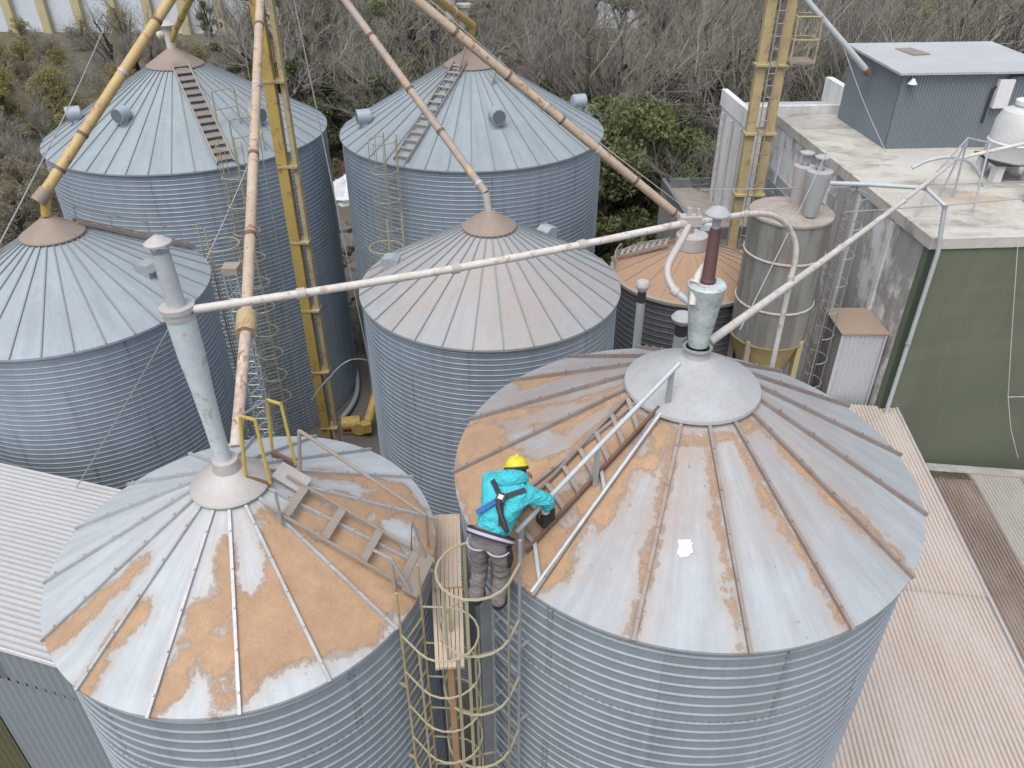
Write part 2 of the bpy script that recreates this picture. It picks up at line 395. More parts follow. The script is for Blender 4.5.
def roof_conc():
    n=NT('stained_roof_slab'); o=n.tc.outputs['Object']
    a=n.noise(o,.55,8,.7,.4); b=n.noise(n.mapping(o,(.7,1.4,1)),.8,7,.7,.6); f=n.noise(o,9,6,.7); d=n.noise(o,.35,4,.6)
    c=n.mix(n.ramp(a,[(.4,0),(.65,1)]),(.54,.525,.49),(.44,.415,.37))
    c=n.mix(n.math('MULTIPLY',n.ramp(b,[(.51,0),(.64,1)]),.75),c,(.24,.22,.185))
    c=n.mix(n.math('MULTIPLY',n.ramp(d,[(.58,0),(.66,1)]),.5),c,(.38,.25,.15))
    c=n.mix(.3,c,n.ramp(f,[(.3,.65),(.7,1)]),'MULTIPLY')
    n.bump(f,.25,.01); return n.out(c,.85,0)
M['roof_conc']=roof_conc()
def tank_mat():
    n=NT('stained_tank'); o=n.tc.outputs['Object']
    a=n.noise(n.mapping(o,(2.2,2.2,.22)),1.0,7,.7); f=n.noise(o,12,5,.7); b=n.noise(n.mapping(o,(1.2,1.2,.3),(3,1,0)),1.0,6,.65)
    c=n.mix(n.ramp(a,[(.44,0),(.57,1)]),(.27,.275,.25),(.17,.175,.155))
    c=n.mix(n.ramp(b,[(.56,0),(.66,1)]),c,(.21,.155,.125))
    c=n.mix(.3,c,n.ramp(f,[(.3,.65),(.7,1)]),'MULTIPLY'); return n.out(c,.6,.1)
M['tank']=tank_mat()
M['tank_cone']=paint('rusty_yellow_cone',(.36,.30,.14),(.26,.17,.08),.8,.7,.05,2.5)
M['tank_top']=paint('dusty_tank_top',(.40,.375,.34),(.33,.27,.225),.9,.8,0,2.5,.45,(.30,.25,.21))
def ground_mat():
    n=NT('woodland_ground'); o=n.tc.outputs['Object']
    a=n.noise(o,.12,7,.7); b=n.noise(o,1.3,7,.72); f=n.noise(o,11,5,.7)
    c=n.mix(n.ramp(a,[(.42,0),(.6,1)]),(.14,.12,.095),(.11,.115,.07))
    c=n.mix(n.ramp(b,[(.35,0),(.7,1)]),c,(.17,.145,.12))
    c=n.mix(.5,c,n.ramp(f,[(.3,.45),(.7,1)]),'MULTIPLY'); n.bump(b,.6,.2); return n.out(c,.95,0,.2)
M['ground']=ground_mat()
def yard_mat():
    n=NT('yard_concrete'); o=n.tc.outputs['Object']
    a=n.noise(o,.35,7,.7); f=n.noise(o,7,6,.7); g=n.noise(o,.9,5,.6)
    c=n.mix(n.ramp(a,[(.4,0),(.62,1)]),(.15,.145,.135),(.095,.088,.078))
    c=n.mix(n.ramp(g,[(.55,0),(.68,1)]),c,(.11,.12,.055))
    c=n.mix(.4,c,n.ramp(f,[(.3,.5),(.7,1)]),'MULTIPLY'); n.bump(f,.4,.03); return n.out(c,.9,0,.25)
M['yard']=yard_mat()
M['grass']=paint('grass_patch',(.13,.15,.055),(.17,.16,.08),.8,.95,0,1.5)
M['soil']=paint('red_soil',(.22,.115,.075),(.15,.09,.065),.8,.95,0,1.5)
M['tarp']=paint('white_tarp',(.66,.68,.71),(.5,.52,.55),.6,.5,0,1.5)
M['stone']=paint('grey_rubble',(.15,.145,.135),(.09,.09,.08),.8,.9,0,2)
def leafmat(name,a,b,sc=1.1,thin=True):
    n=NT(name); o=n.tc.outputs['Object']; oi=n.n.new('ShaderNodeObjectInfo')
    k=n.noise(o,sc,4,.6); f=n.noise(o,7,3,.6)
    c=n.mix(n.ramp(k,[(.38,0),(.62,1)]),a,b)
    c=n.mix(.5,c,n.ramp(f,[(.3,.5),(.7,1)]),'MULTIPLY')
    c=n.mix(n.math('MULTIPLY',oi.outputs['Random'],.35),c,sc3(a,.6))
    n.out(c,.75,0,.25)
    if thin:
        tr=n.n.new('ShaderNodeBsdfTranslucent'); n.lk(c,tr.inputs[0]); mx=n.n.new('ShaderNodeMixShader'); mx.inputs[0].default_value=.4
        n.lk(n.b.outputs[0],mx.inputs[1]); n.lk(tr.outputs[0],mx.inputs[2]); n.lk(mx.outputs[0],n.n['Material Output'].inputs[0])
    return n.mat
M['leaf_green']=leafmat('green_leaves',(.165,.20,.09),(.30,.325,.155))
M['leaf_pale']=leafmat('pale_green_leaves',(.25,.275,.18),(.38,.395,.28))
M['leaf_dark']=leafmat('dark_leaves',(.12,.15,.08),(.225,.25,.14))
M['leaf_yellow']=leafmat('yellow_leaves',(.34,.31,.13),(.46,.40,.17))
M['leaf_ochre']=leafmat('dry_leaves',(.29,.265,.19),(.38,.345,.25))
M['twig']=leafmat('grey_twigs',(.19,.177,.152),(.29,.275,.24),.4,False)
M['twig_pale']=leafmat('pale_twigs',(.255,.243,.21),(.36,.347,.305),.4,False)
M['bark']=paint('dark_bark',(.036,.031,.028),(.06,.053,.047),.7,.9,0,3)
M['litter']=leafmat('leaf_litter',(.16,.14,.11),(.26,.23,.185),.3,False)
M['far_wall']=paint('far_pale_wall',(.60,.66,.72),(.52,.58,.65),.6,.7,0,.3)
M['far_col']=paint('far_yellow_column',(.50,.45,.27),None,.4,.7,0,1)
def cloth(name,a,b,st=.8):
    n=NT(name); o=n.tc.outputs['Object']
    w=n.noise(n.mapping(o,(7,7,16),(0,0,0),(0,.5,.3)),1.0,3,.55,1.2); w2=n.noise(o,26,3,.6,.8); f=n.noise(o,160,2,.5)
    r=n.math('ADD',n.math('MULTIPLY',n.math('ABSOLUTE',n.math('SUBTRACT',w,.5)),3.0),n.math('MULTIPLY',w2,.35))
    c=n.mix(n.ramp(n.noise(o,5,5,.6),[(.35,0),(.7,1)]),a,b); c=n.mix(n.math('MULTIPLY',n.ramp(n.noise(o,11,5,.7),[(.58,0),(.7,1)]),.3),c,(.30,.33,.30))
    c=n.mix(.2,c,n.ramp(f,[(.3,.6),(.7,1)]),'MULTIPLY'); n.bump(r,st,.035); return n.out(c,.8,0,.2)
M['cyan']=cloth('cyan_jacket_cloth',(.085,.58,.65),(.06,.48,.56))
M['trouser']=cloth('grey_trouser_cloth',(.25,.23,.225),(.19,.175,.17),.35)
M['skin']=paint('skin',(.36,.20,.14),(.30,.16,.11),.4,.55,0,12)
M['helmet']=paint('yellow_helmet_shell',(.75,.62,.04),(.68,.55,.04),.4,.35,0,5)
M['navy']=paint('dark_webbing',(.022,.026,.045),(.035,.035,.045),.5,.7,0,12)
M['blueweb']=paint('blue_webbing',(.02,.12,.38),None,.4,.7,0,12)
M['lilac']=paint('lilac_belt_pad',(.47,.43,.52),(.36,.33,.42),.6,.7,0,9)
M['hair']=paint('dark_hair',(.02,.016,.014),None,.4,.7,0,20)
M['white']=paint('white_plate',(.72,.73,.74),(.6,.6,.6),.4,.5,0,5)

# ------------------------------------------------------------------ ground
mb=MB(); mb.quad([(-260,-60,0),(260,-60,0),(260,420,0),(-260,420,0)]); struct('ground',mb,M['ground'])
mb=MB(); mb.quad([(-14,-14,.004),(22,-14,.004),(22,30.5,.004),(-14,30.5,.004)]); struct('yard',mb,M['yard'])

# ------------------------------------------------------------------ silos
def corrug(R,z0,z1,pitch,amp,per=6):
    out=[]; z=z0                                   # flat bands parted by narrow upward-facing beads
    while z+pitch<=z1:
        out += [(R+amp*.05,z+pitch*.06),(R-amp*.10,z+pitch*.40),(R+amp*.12,z+pitch*.74),(R+amp*.62,z+pitch*.80),(R+amp*.62,z+pitch*.86),(R-amp*.05,z+pitch*.97)]; z+=pitch
    out.append((R,z1)); return out
def cone_z(r,R,ze,s): return ze+(R-r)*s
def silo_base(label,c,R,ze,wallmat,pitch=.16,amp=.017,seg=112,group=None):
    t=thing('silo',label,'silo',(c[0],c[1],0),group)
    w=MB(); w.lathe(corrug(R-.06,0,ze-.01,pitch,amp),c,seg,vacc='z'); w.build('wall',wallmat,t)
    return t
def seam_roof(t,c,R,ze,s,nrib,rcap,mats,capmat,ph=0,ridge=.035,capover=.03):
    r=MB(); n=nrib*4
    r.lathe([(R-.03,ze-.05),(R,ze-.045),(R,ze),(rcap*.5,cone_z(rcap*.5,R,ze,s))],c,n,0,ph,ph+2*PI,False)
    for k in range(nrib):
        a=ph+2*PI*k/nrib; d=Vector((math.cos(a),math.sin(a),0)); up=Vector((d.x*s,d.y*s,1)).normalized()
        p0=Vector((c[0],c[1],0))+d*(rcap*.9)+Vector((0,0,cone_z(rcap*.9,R,ze,s)+ridge*.4)); p1=Vector((c[0],c[1],0))+d*(R-.0)+Vector((0,0,ze+ridge*.4))
        r.bar(p0,p1,.024,ridge,up,1)
    ro=r.build('roof',mats,t)
    k=MB(); k.lathe([(rcap,cone_z(rcap,R,ze,s)+.045),(rcap*.99,cone_z(rcap,R,ze,s)+.07),(.16,cone_z(.16,R,ze,s)+.11),(.12,cone_z(.16,R,ze,s)+.15),(0,cone_z(.16,R,ze,s)+.15)],c,40)
    k.build('cap',capmat,t)
    return ro
def roof_pt(c,R,ze,s,ang,r,h=0):
    a=R_(ang); return Vector((c[0]+r*math.cos(a),c[1]+r*math.sin(a),cone_z(r,R,ze,s)+h))
def vent(t,p,ang,size=.24,mat=None,n=10):
    """drum-shaped breather on the roof facing down the slope"""
    mat=mat or M['vent']; size*=.85; d=Vector((math.cos(R_(ang)),math.sin(R_(ang)),0)); p=Vector(p)
    v=MB(); v.tube([p+Vector((0,0,-.1)),p+Vector((0,0,size*1.1))],size*.7,12)
    q=p+Vector((0,0,size*1.1)); v.tube([q-d*size*.9,q-d*size*.75,q+d*size*1.1],[size*.8,size,size],n,0,True,False)
    o=v.build('roof_vent',mat,t)
    w=MB(); w.tube([q+d*(size*1.101),q+d*(size*1.13)],size*.9,n); w.build('dark_plate',M['vent_face'],o)  # solid disc in a darker blue grey, closing the drum end
def hood(t,p,ang,size=.3,mat=None):
    """box-shaped roof vent with a bent hood"""
    mat=mat or M['steel']; a=R_(ang); d=Vector((math.cos(a),math.sin(a),0)); e=Vector((-d.y,d.x,0)); p=Vector(p)
    v=MB(); b=[]
    prof=[(-.9,-.2),(-.9,.75),(-.3,1.1),(.6,.95),(1.0,.35),(.6,.3),(.6,-.5)]
    for sgn in (-1,1):
        b.append(len(v.v))
        for x,z in prof: v.v.append(p+d*(x*size)+e*(sgn*size*.75)+Vector((0,0,z*size)))
    n=len(prof)
    v.face([b[0]+i for i in range(n)]); v.face([b[1]+i for i in range(n)][::-1])
    for i in range(n): j=(i+1)%n; v.face((b[0]+i,b[1]+i,b[1]+j,b[0]+j))
    o=v.build('roof_vent',mat,t)
    w=MB(); w.bar(p+d*size*.8+e*size*.6+Vector((0,0,.28*size)),p+d*size*.8-e*size*.6+Vector((0,0,.28*size)),size*.3,.01); w.build('dark_plate',M['dark'],o)  # near-black plate, paints the unlit hollow under the hood
def roof_ladder(t,c,R,ze,s,ang,r0,r1,w,n,railm,rungm,h=.09,rw=.05,off=0,rungw=.06,sep=False,plate=False):
    """ladder lying on the roof slope from r0 (top) to r1 (eave)"""
    a=R_(ang); d=Vector((math.cos(a),math.sin(a),0)); e=Vector((-d.y,d.x,0)); up=Vector((d.x*s,d.y*s,1)).normalized()
    P=lambda r,sd: Vector((c[0],c[1],0))+d*r+e*(sd*w/2+off)+Vector((0,0,cone_z(r,R,ze,s)))+up*h
    m=MB()
    if not sep:
        for sd in (-1,1): m.bar(P(r0,sd),P(r1,sd),rw,rw*1.2,up)
        for i in range(n):
            r=r0+(r1-r0)*(i+.5)/n; m.bar(P(r,-1),P(r,1),rungw,.03,up,1)
        return m.build('roof_ladder',[railm,rungm],t)
    m.bar(P(r0,-1),P(r1,-1),rw,rw*1.2,up); lad=m.build('roof_ladder',railm,t)
    m=MB(); m.bar(P(r0,1),P(r1,1),rw,rw*1.2,up); m.build('rail',railm,lad)
    for i in range(n):
        r=r0+(r1-r0)*(i+.5)/n; q=MB(); q.bar(P(r,-.92),P(r,.92),rungw,.03,up); q.build('rung',rungm,lad)
    return lad
def caged_ladder(t,c,R,ang,z0,z1,ztop,hoops,w=.42,hr=.36,railm=None,cagem=None,sep=False,tk=.018,gap=.12,rungs=.3):
    a=R_(ang); d=Vector((math.cos(a),math.sin(a),0)); e=Vector((-d.y,d.x,0)); C=Vector((c[0],c[1],0))
    P=lambda sd,z,o=0: C+d*(R+gap+o)+e*(sd*w/2)+Vector((0,0,z))
    def hooppts(z):
        pts=[P(-1,z)]
        for k in range(13):
            th=-PI/2*1.25+PI*1.25*k/12
            pts.append(C+d*(R+gap+.36+hr*math.cos(th))+e*(hr*math.sin(th))+Vector((0,0,z)))
        pts.append(P(1,z)); return pts
    straps=[-1.25*PI/2,-.7,0,.7,1.25*PI/2]
    S=lambda th,z: C+d*(R+gap+.36+hr*math.cos(th))+e*(hr*math.sin(th))+Vector((0,0,z))
    m=MB(); m.tube([P(-1,z0),P(-1,ztop)],tk,6)
    if not sep:
        m.tube([P(1,z0),P(1,ztop)],tk,6)
        z=z0+.2
        while z<z1: m.tube([P(-1,z),P(1,z)],tk*.7,5); z+=rungs
        for z in hoops: m.tube(hooppts(z),tk*.7,5,1)
        for th in straps: m.tube([S(th,min(hoops)),S(th,max(hoops))],tk*.6,5,1)
        return m.build('caged_ladder',[railm,cagem],t)
    L=m.build('caged_ladder',railm,t)
    m=MB(); m.tube([P(1,z0),P(1,ztop)],tk,8); m.build('rail',railm,L)
    z=z0+.2
    while z<z1:
        m=MB(); m.tube([P(-.95,z),P(.95,z)],tk*.75,6); m.build('rung',railm,L); z+=rungs
    for z in hoops:
        m=MB(); m.tube(hooppts(z),tk*.8,6); m.build('hoop',cagem,L)
    for th in straps:
        m=MB(); m.bar(S(th,min(hoops)),S(th,max(hoops)),.03,.008,(math.cos(th)*d+math.sin(th)*e)); m.build('strap',cagem,L)
    for z in [z0+1.2*i for i in range(int((z1-z0)/1.2)+1)]:
        for sd in (-1,1):
            m=MB(); m.bar(P(sd,z),P(sd,z,-gap-.05),.03,.02); m.build('bracket',railm,L)
    return L

S_=.56
cA,RA,zA=(-9.93,24.62),4.15,9.4
cB,RB,zB=(-1.23,24.81),4.06,9.4
cC,RC,zC=(-.43,14.09),2.56,9.4
cD,RD,zD=(-8.55,13.79),2.57,9.4
cE,RE,zE=(-2.63,5.64),1.86,10.65
cF,RF,zF=(1.86,6.79),2.495,10.8
cG,RG,zG=(4.59,18.86),1.98,7.4

# far left silo
t=silo_base('large blue grey silo at the far left, yellow tower standing against its right side',cA,RA,zA,M['wall_far'],pitch=.128,seg=128,group='corrugated grain silos')
seam_roof(t,cA,RA,zA,S_,44,.82,[M['roof_far'],M['seam']],M['cap'],R_(4))
for a,r in ((-108,2.55),(-152,3.0),(-30,3.0),(40,2.6)): vent(t,roof_pt(cA,RA,zA,S_,a,r),a,.24)
roof_ladder(t,cA,RA,zA,S_,-58,.55,4.05,.46,14,M['steel_dirty'],M['ladder_brown'],rungw=.16,rw=.04)
caged_ladder(t,cA,RA,-57,.5,9.3,10.2,[9.3+.8*i for i in range(-9,2)],railm=M['olive_rail'],cagem=M['olive_rail'])
m=MB()                                              # yellow guard rail round the ladder head on the eave
pr=[roof_pt(cA,RA,zA,S_,a,r) for a,r in ((-53,3.9),(-40,3.9),(-40,2.9),(-53,2.9))]
for p in pr: m.tube([p,p+Vector((0,0,1.0))],.022,6)
for h in (.5,1.0):
    for i in range(3): m.tube([pr[i]+Vector((0,0,h)),pr[i+1]+Vector((0,0,h))],.018,6)
m.build('guard_rail',M['olive_rail'],t)
m=MB(); p=Vector((cA[0],cA[1],11.6)); m.tube([p,p+Vector((0,0,.75))],.13,12); m.tube([p+Vector((-.3,0,.5)),p+Vector((0,0,.6))],.11,10)
st=m.build('inlet_stub',M['pipe_white'],t)
m=MB(); m.lathe([(.24,12.36),(.26,12.40),(.12,12.5),(0,12.52)],cA,18); m.build('rain_cap',M['cap_dusty'],st)

# far middle silo
t=silo_base('large blue grey silo in the middle of the back row, against the green trees',cB,RB,zB,M['wall_far'],pitch=.128,seg=128,group='corrugated grain silos')
seam_roof(t,cB,RB,zB,S_,40,.80,[M['roof_far'],M['seam']],M['cap'],R_(2))
for a,r in ((-72,2.6),(-160,3.3),(18,3.5)): vent(t,roof_pt(cB,RB,zB,S_,a,r),a,.25)
roof_ladder(t,cB,RB,zB,S_,-117,.55,3.95,.42,13,M['ladder_brown'],M['steel_dirty'],rw=.04)
caged_ladder(t,cB,RB,-119,.5,9.3,10.3,[9.4+.8*i for i in range(-9,2)],railm=M['olive_rail'],cagem=M['olive_rail'])
for a,r in ((-112,.9),(-60,1.3)):
    m=MB(); q=roof_pt(cB,RB,zB,S_,a,r); m.bar(q,q+Vector((.25,.2,.75)),.05,.05); m.build('stay_post',M['steel_dirty'],t)
m=MB(); p=Vector((cB[0],cB[1],11.6)); m.tube([p,p+Vector((0,0,.55))],.15,12); b=m.build('inlet_stub',M['yellow'],t)
m=MB(); m.tube([p+Vector((-.15,-.1,.7)),p+Vector((-.15,-.1,1.25))],.13,12); m.tube([p+Vector((-.15,-.1,1.25)),p+Vector((-.15,-.1,1.33))],.22,14); m.build('rain_cap',M['cap_dusty'],b)

# centre silo
t=silo_base('medium silo with ribbed pinkish grey roof, second row in the middle',cC,RC,zC,M['wall_mid'],pitch=.108,amp=.014,seg=112,group='corrugated grain silos')
seam_roof(t,cC,RC,zC,S_,30,.52,[M['roof_c'],M['seam']],M['cap'],R_(.5),.03)
hood(t,roof_pt(cC,RC,zC,S_,48,1.75),48,.2); hood(t,roof_pt(cC,RC,zC,S_,178,1.95),178,.2)
caged_ladder(t,cC,RC,140,.5,9.3,10.1,[9.3,8.5,7.7],railm=M['olive_rail'],cagem=M['olive_rail'])

# left silo
t=silo_base('medium blue grey silo cut by the left edge, brown capped roof',cD,RD,zD,M['wall_mid'],pitch=.108,amp=.014,seg=112,group='corrugated grain silos')
seam_roof(t,cD,RD,zD,S_,32,.57,[M['roof_mid'],M['seam']],M['cap'],R_(3),.03)
hood(t,roof_pt(cD,RD,zD,S_,-8,1.7),-8,.2)
roof_ladder(t,cD,RD,zD,S_,47,.4,2.5,.22,9,M['cap'],M['steel_dirty'])
m=MB(); q=[roof_pt(cD,RD,zD,S_,52,r,.0) for r in (.5,1.1,1.8,2.45)]
for p in q: m.tube([p,p+Vector((0,0,.38))],.010,5)
m.tube([p+Vector((0,0,.38)) for p in q],.010,5); m.build('hand_rail',M['steel_dirty'],t)
caged_ladder(t,cD,RD,40,.5,9.3,10.0,[9.5-.7*i for i in range(12)],railm=M['olive_rail'],cagem=M['olive_rail'])

# small brown roofed silo
sG=.42
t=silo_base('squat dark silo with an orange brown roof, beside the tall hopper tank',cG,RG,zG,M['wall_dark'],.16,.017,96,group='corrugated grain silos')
r=MB(); r.lathe([(RG-.03,zG-.05),(RG,zG-.04),(RG,zG),(.3,cone_z(.3,RG,zG,sG))],cG,72); r.build('roof',M['roof_g'],t)
r=MB()
for k in range(20):
    a=k*18+5; p0=roof_pt(cG,RG,zG,sG,a,.5,.012); p1=roof_pt(cG,RG,zG,sG,a,RG,.012); r.bar(p0,p1,.022,.03,(0,0,1))
r.build('roof_seams',M['steel_dirty'],t)
m=MB(); m.lathe([(RG+.02,zG-.06),(RG+.03,zG+.02),(RG-.06,zG+.045)],cG,72); m.build('eave_trim',M['steel_dirty'],t)
m=MB(); m.lathe([(.42,cone_z(.42,RG,zG,sG)+.02),(.40,cone_z(.42,RG,zG,sG)+.35),(0,cone_z(.42,RG,zG,sG)+.42)],cG,24); m.build('cap',M['cap_dusty'],t)
roof_ladder(t,cG,RG,zG,sG,160,.5,1.95,.42,9,M['steel_dirty'],M['cap_dusty'],h=.12)
m=MB(); m.tube([roof_pt(cG,RG,zG,sG,150+i*5,1.9,.3) for i in range(8)],.02,6)
for i in range(0,8,2): m.tube([roof_pt(cG,RG,zG,sG,150+i*5,1.9,0),roof_pt(cG,RG,zG,sG,150+i*5,1.9,.3)],.016,5)
m.build('guard_rail',M['steel_dirty'],t)

# ---- the two near silos with grain on the roof
def pip(P,poly):
    x,y=P[:,0],P[:,1]; ins=np.zeros(len(P),bool); dm=np.full(len(P),9.9); n=len(poly)
    for i in range(n):
        x0,y0=poly[i]; x1,y1=poly[(i+1)%n]
        cond=((y0>y)!=(y1>y)); ins^=cond&(x<(x1-x0)*(y-y0)/((y1-y0) if abs(y1-y0)>1e-9 else 1e-9)+x0)
        dx,dy=x1-x0,y1-y0; tt=np.clip(((x-x0)*dx+(y-y0)*dy)/(dx*dx+dy*dy+1e-12),0,1)
        dm=np.minimum(dm,np.hypot(x-(x0+tt*dx),y-(y0+tt*dy)))
    return np.where(ins,dm,-dm)
def grain_roof(t,c,R,ze,s,polys,holes,mat,film):
    n,nr=224,64; r=MB()
    prof=[(R-.02,ze-.035),(R,ze-.03)]+[(R-(R-.12)*i/nr,cone_z(R-(R-.12)*i/nr,R,ze,s)) for i in range(nr+1)]
    r.lathe(prof,c,n)
    o=r.build('roof',mat,t); me=o.data
    P=np.array([(p.x,p.y) for p in me.vertices[:][0:0]] or [(q.co.x+t.location.x,q.co.y+t.location.y) for q in me.vertices])
    def wp(poly): return [tuple(on_cone(u,v,c,R,ze,s)[:2]) for u,v in poly]
    g=np.full(len(P),-.3)
    for q in polys: g=np.maximum(g,pip(P,wp(q)))
    for q in holes: g=np.minimum(g,-pip(P,wp(q)))
    a=me.attributes.new('grain','FLOAT','POINT'); a.data.foreach_set('value',np.clip(g,-.3,.3).astype(np.float32))
    rr=np.hypot(P[:,0]-c[0],P[:,1]-c[1]); th=np.arctan2(P[:,1]-c[1],P[:,0]-c[0])
    a=me.attributes.new('film','FLOAT','POINT'); a.data.foreach_set('value',film(rr,th).astype(np.float32))
    return o
def c7(l): return [(x/2.0857,400+y/2.0857) for x,y in l]
def e2(l): return [(180+x/3.2,380+y/3.2) for x,y in l]
def c2b(l): return [(674+x/2.0857,400+y/2.0857) for x,y in l]
def c5(l): return [(330+x/2.9257,230+y/2.9257) for x,y in l]
def ribs(t,c,R,ze,s,phase,r0,mat,w=.045,h=.055,skip=(),ext=0):
    for k in range(16):
        ang=phase+22.5*k
        a=R_(ang); d=Vector((math.cos(a),math.sin(a),0)); up=Vector((d.x*s,d.y*s,1)).normalized()
        m=MB(); m.bar(roof_pt(c,R,ze,s,ang,r0,h*.45),roof_pt(c,R,ze,s,ang,R+ext,h*.45),w,h,up)
        for j in range(5):
            rr=r0+(R-r0)*(j+.6)/5; q=roof_pt(c,R,ze,s,ang,rr,h); m.tube([q,q+up*.018],.011,6)
        m.build('rib',mat,t)

# near left silo
E1=[(266,527),(292,519),(330,545),(360,570),(395,590),(400,608),(385,625),(362,643),(345,648),(322,656),(305,660),(288,666),(270,671),(256,676),(251,695),(241,705),(238,700),(237,640),(236,592),(250,600),(266,585),(271,560)]
E2=c7([(375,520),(398,440),(412,428),(440,428),(466,400),(460,305),(470,285),(478,340),(488,640),(450,645),(438,570),(420,530),(402,540),(372,610),(345,640),(318,662),(345,590)])
E3=c7([(165,602),(215,515),(270,445),(305,420),(305,448),(272,480),(232,522),(198,590),(176,616)])
E4=c7([(92,512),(140,468),(200,415),(270,355),(300,325),(290,355),(212,428),(152,490),(103,522)])
E5=e2([(250,440),(300,425),(360,470),(430,355),(520,362),(650,412),(802,447),(808,560),(725,745),(640,690),(560,640),(480,560),(360,480)])
E6=e2([(440,290),(530,303),(700,335),(790,420),(720,415),(600,383),(650,352),(530,318),(440,310)])
E7=e2([(300,620),(480,600),(600,660),(690,720),(660,760),(560,790),(420,760)])
Eh=[c7([(440,455),(470,455),(478,490),(450,500),(430,490)]),c7([(380,500),(396,503),(394,520),(378,518)]),c7([(463,585),(478,585),(476,610),(462,610)]),
    e2([(640,448),(700,438),(775,480),(765,560),(722,580),(690,530),(640,490)]),e2([(440,372),(545,420),(530,445),(455,408)]),e2([(425,478),(480,490),(500,525),(440,522),(395,492)]),
    e2([(600,435),(622,433),(615,458),(598,455)])]
t=silo_base('near left silo with pale roof half covered in spilt orange grain',cE,RE,zE,M['wall_near'],pitch=.135,amp=.019,seg=128,group='corrugated grain silos')
ro=grain_roof(t,cE,RE,zE,S_,[E1,E2,E3,E4,E5,E6,E7],Eh,M['roof_e'],lambda r,th: np.clip(.75-r/1.5,0,1)*.8)
ribs(ro,cE,RE,zE,S_,-121.5,.36,M['rib'],.028,.036,ext=.02)
m=MB(); m.lathe([(.37,cone_z(.37,RE,zE,S_)+.05),(.36,cone_z(.37,RE,zE,S_)+.075),(.13,cone_z(.13,RE,zE,S_)+.09),(.115,cone_z(.13,RE,zE,S_)+.2),(0,cone_z(.13,RE,zE,S_)+.205)],cE,40); m.build('cap',M['cap_dusty'],t)
# roof ladder of the near left silo, running to the eave beside the bridge
angE=-14
lad=roof_ladder(t,cE,RE,zE,S_,angE,.42,1.84,.42,4,M['steel_dirty'],M['steel_dirty'],h=.09,rw=.022,rungw=.075,sep=True)
P=lambda r,sd,h: roof_pt(cE,RE,zE,S_,angE,r,h)+Vector((-math.sin(R_(angE)),math.cos(R_(angE)),0))*sd
hr=MB(); hr.tube([P(.55,.42,.55),P(1.75,.42,.42)],.018,8); hr.tube([P(.55,.42,.55),P(.5,.38,.03)],.018,8); hr.tube([P(1.75,.42,.42),P(1.75,.42,.02)],.016,8); hr.build('hand_rail',M['steel_dirty'],lad)
hr=MB()
for r in (.62,1.66):
    hq=MB(); hq.tube([P(r,-.24,.02),P(r,-.24,.42)],.014,6); hq.build('post',M['steel'],lad)
hr.tube([P(1.5,-.24,.4),P(1.66,-.24,.42),P(1.82,-.24,.1)],.014,6); hr.build('brace',M['steel'],lad); hr=MB(); hr.tube([P(1.66,.2,.1),P(1.7,.2,.5),P(1.8,.2,.1)],.014,6); hr.build('hand_rail',M['steel'],lad)
pl=MB(); up=Vector((math.cos(R_(angE))*S_,math.sin(R_(angE))*S_,1)).normalized()
pl.bar(P(.34,.26,.05),P(.62,.26,.05),.22,.015,up); pl.build('landing_plate',M['cap_dusty'],lad)
pl=MB(); pl.bar(P(1.8,-.25,.1),P(1.8,.25,.1),.16,.02,up); pl.build('landing_plate',M['steel_dirty'],lad)
for (q0,q1,q2,q3) in (((246,482),(240,416),(255,420),(272,490)),((273,457),(267,400),(281,404),(296,468))):
    b0=on_cone(*q0,cE,RE,zE,S_); b3=on_cone(*q3,cE,RE,zE,S_)
    h1=b0.y-.0; p1=atY(*q1,b0.y); p2=atY(*q2,(b0.y+b3.y)/2+.02)
    g=MB(); g.tube([b0,p1],.017,8); g.tube([p1,p2],.017,8); g.tube([p2,b3+Vector((0,0,.04))],.017,8); g.build('guard_hoop',M['yellow_rail'],lad)
    g=MB(); g.bar(b0+Vector((0,0,.05)),b3+Vector((0,0,.05)),.035,.06); g.build('toe_plate',M['rust'],lad)
g=MB(); g.tube([atY(240,416,on_cone(246,482,cE,RE,zE,S_).y),atY(267,400,on_cone(273,457,cE,RE,zE,S_).y)],.012,6); g.build('hand_rail',M['steel'],lad)
caged_ladder(t,cE,RE-.04,-25,5.0,10.5,11.1,[10.55-.52*i for i in range(10)],w=.36,hr=.3,railm=M['yellow_pale'],cagem=M['olive_rail'],sep=True,tk=.013,gap=.06,rungs=.26)

# near right silo
F1=[(453,450),(462,428),(478,421),(494,424),(505,440),(500,452),(513,456),(540,462),(560,452),(575,468),(558,485),(545,500),(575,490),(600,468),(628,428),(640,418),(652,428),(672,412),(676,438),(664,452),(655,478),(636,470),(622,500),(600,535),(592,520),(578,540),(570,580),(548,592),(531,596),(510,578),(486,558),(468,520),(456,485)]
F9=c5([(365,640),(375,600),(430,560),(560,545),(700,560),(850,470),(930,450),(900,560),(860,640),(780,700),(640,740),(600,768),(380,768)])
F2=[(627,637),(639,638),(651,580),(663,520),(674,470),(676,432),(665,430),(661,480),(645,560)]
F3=c2b([(132,527),(156,527),(122,380),(97,240),(76,65),(60,65),(79,240),(108,400)])
F4=c2b([(350,478),(373,474),(302,370),(202,200),(134,72),(116,75),(188,220),(248,310),(308,400)])
F5=c2b([(160,40),(250,108),(342,200),(462,310),(497,362),(450,324),(330,224),(238,130)])
F6=[(590,415),(605,400),(622,395),(632,412),(665,428),(700,436),(735,430),(758,418),(762,428),(735,442),(700,448),(660,446),(640,440),(615,430)]
F7=c5([(525,440),(700,412),(720,420),(560,470)])
F8=c5([(415,545),(700,500),(855,450),(850,470),(760,500),(620,520),(560,560),(430,565)])
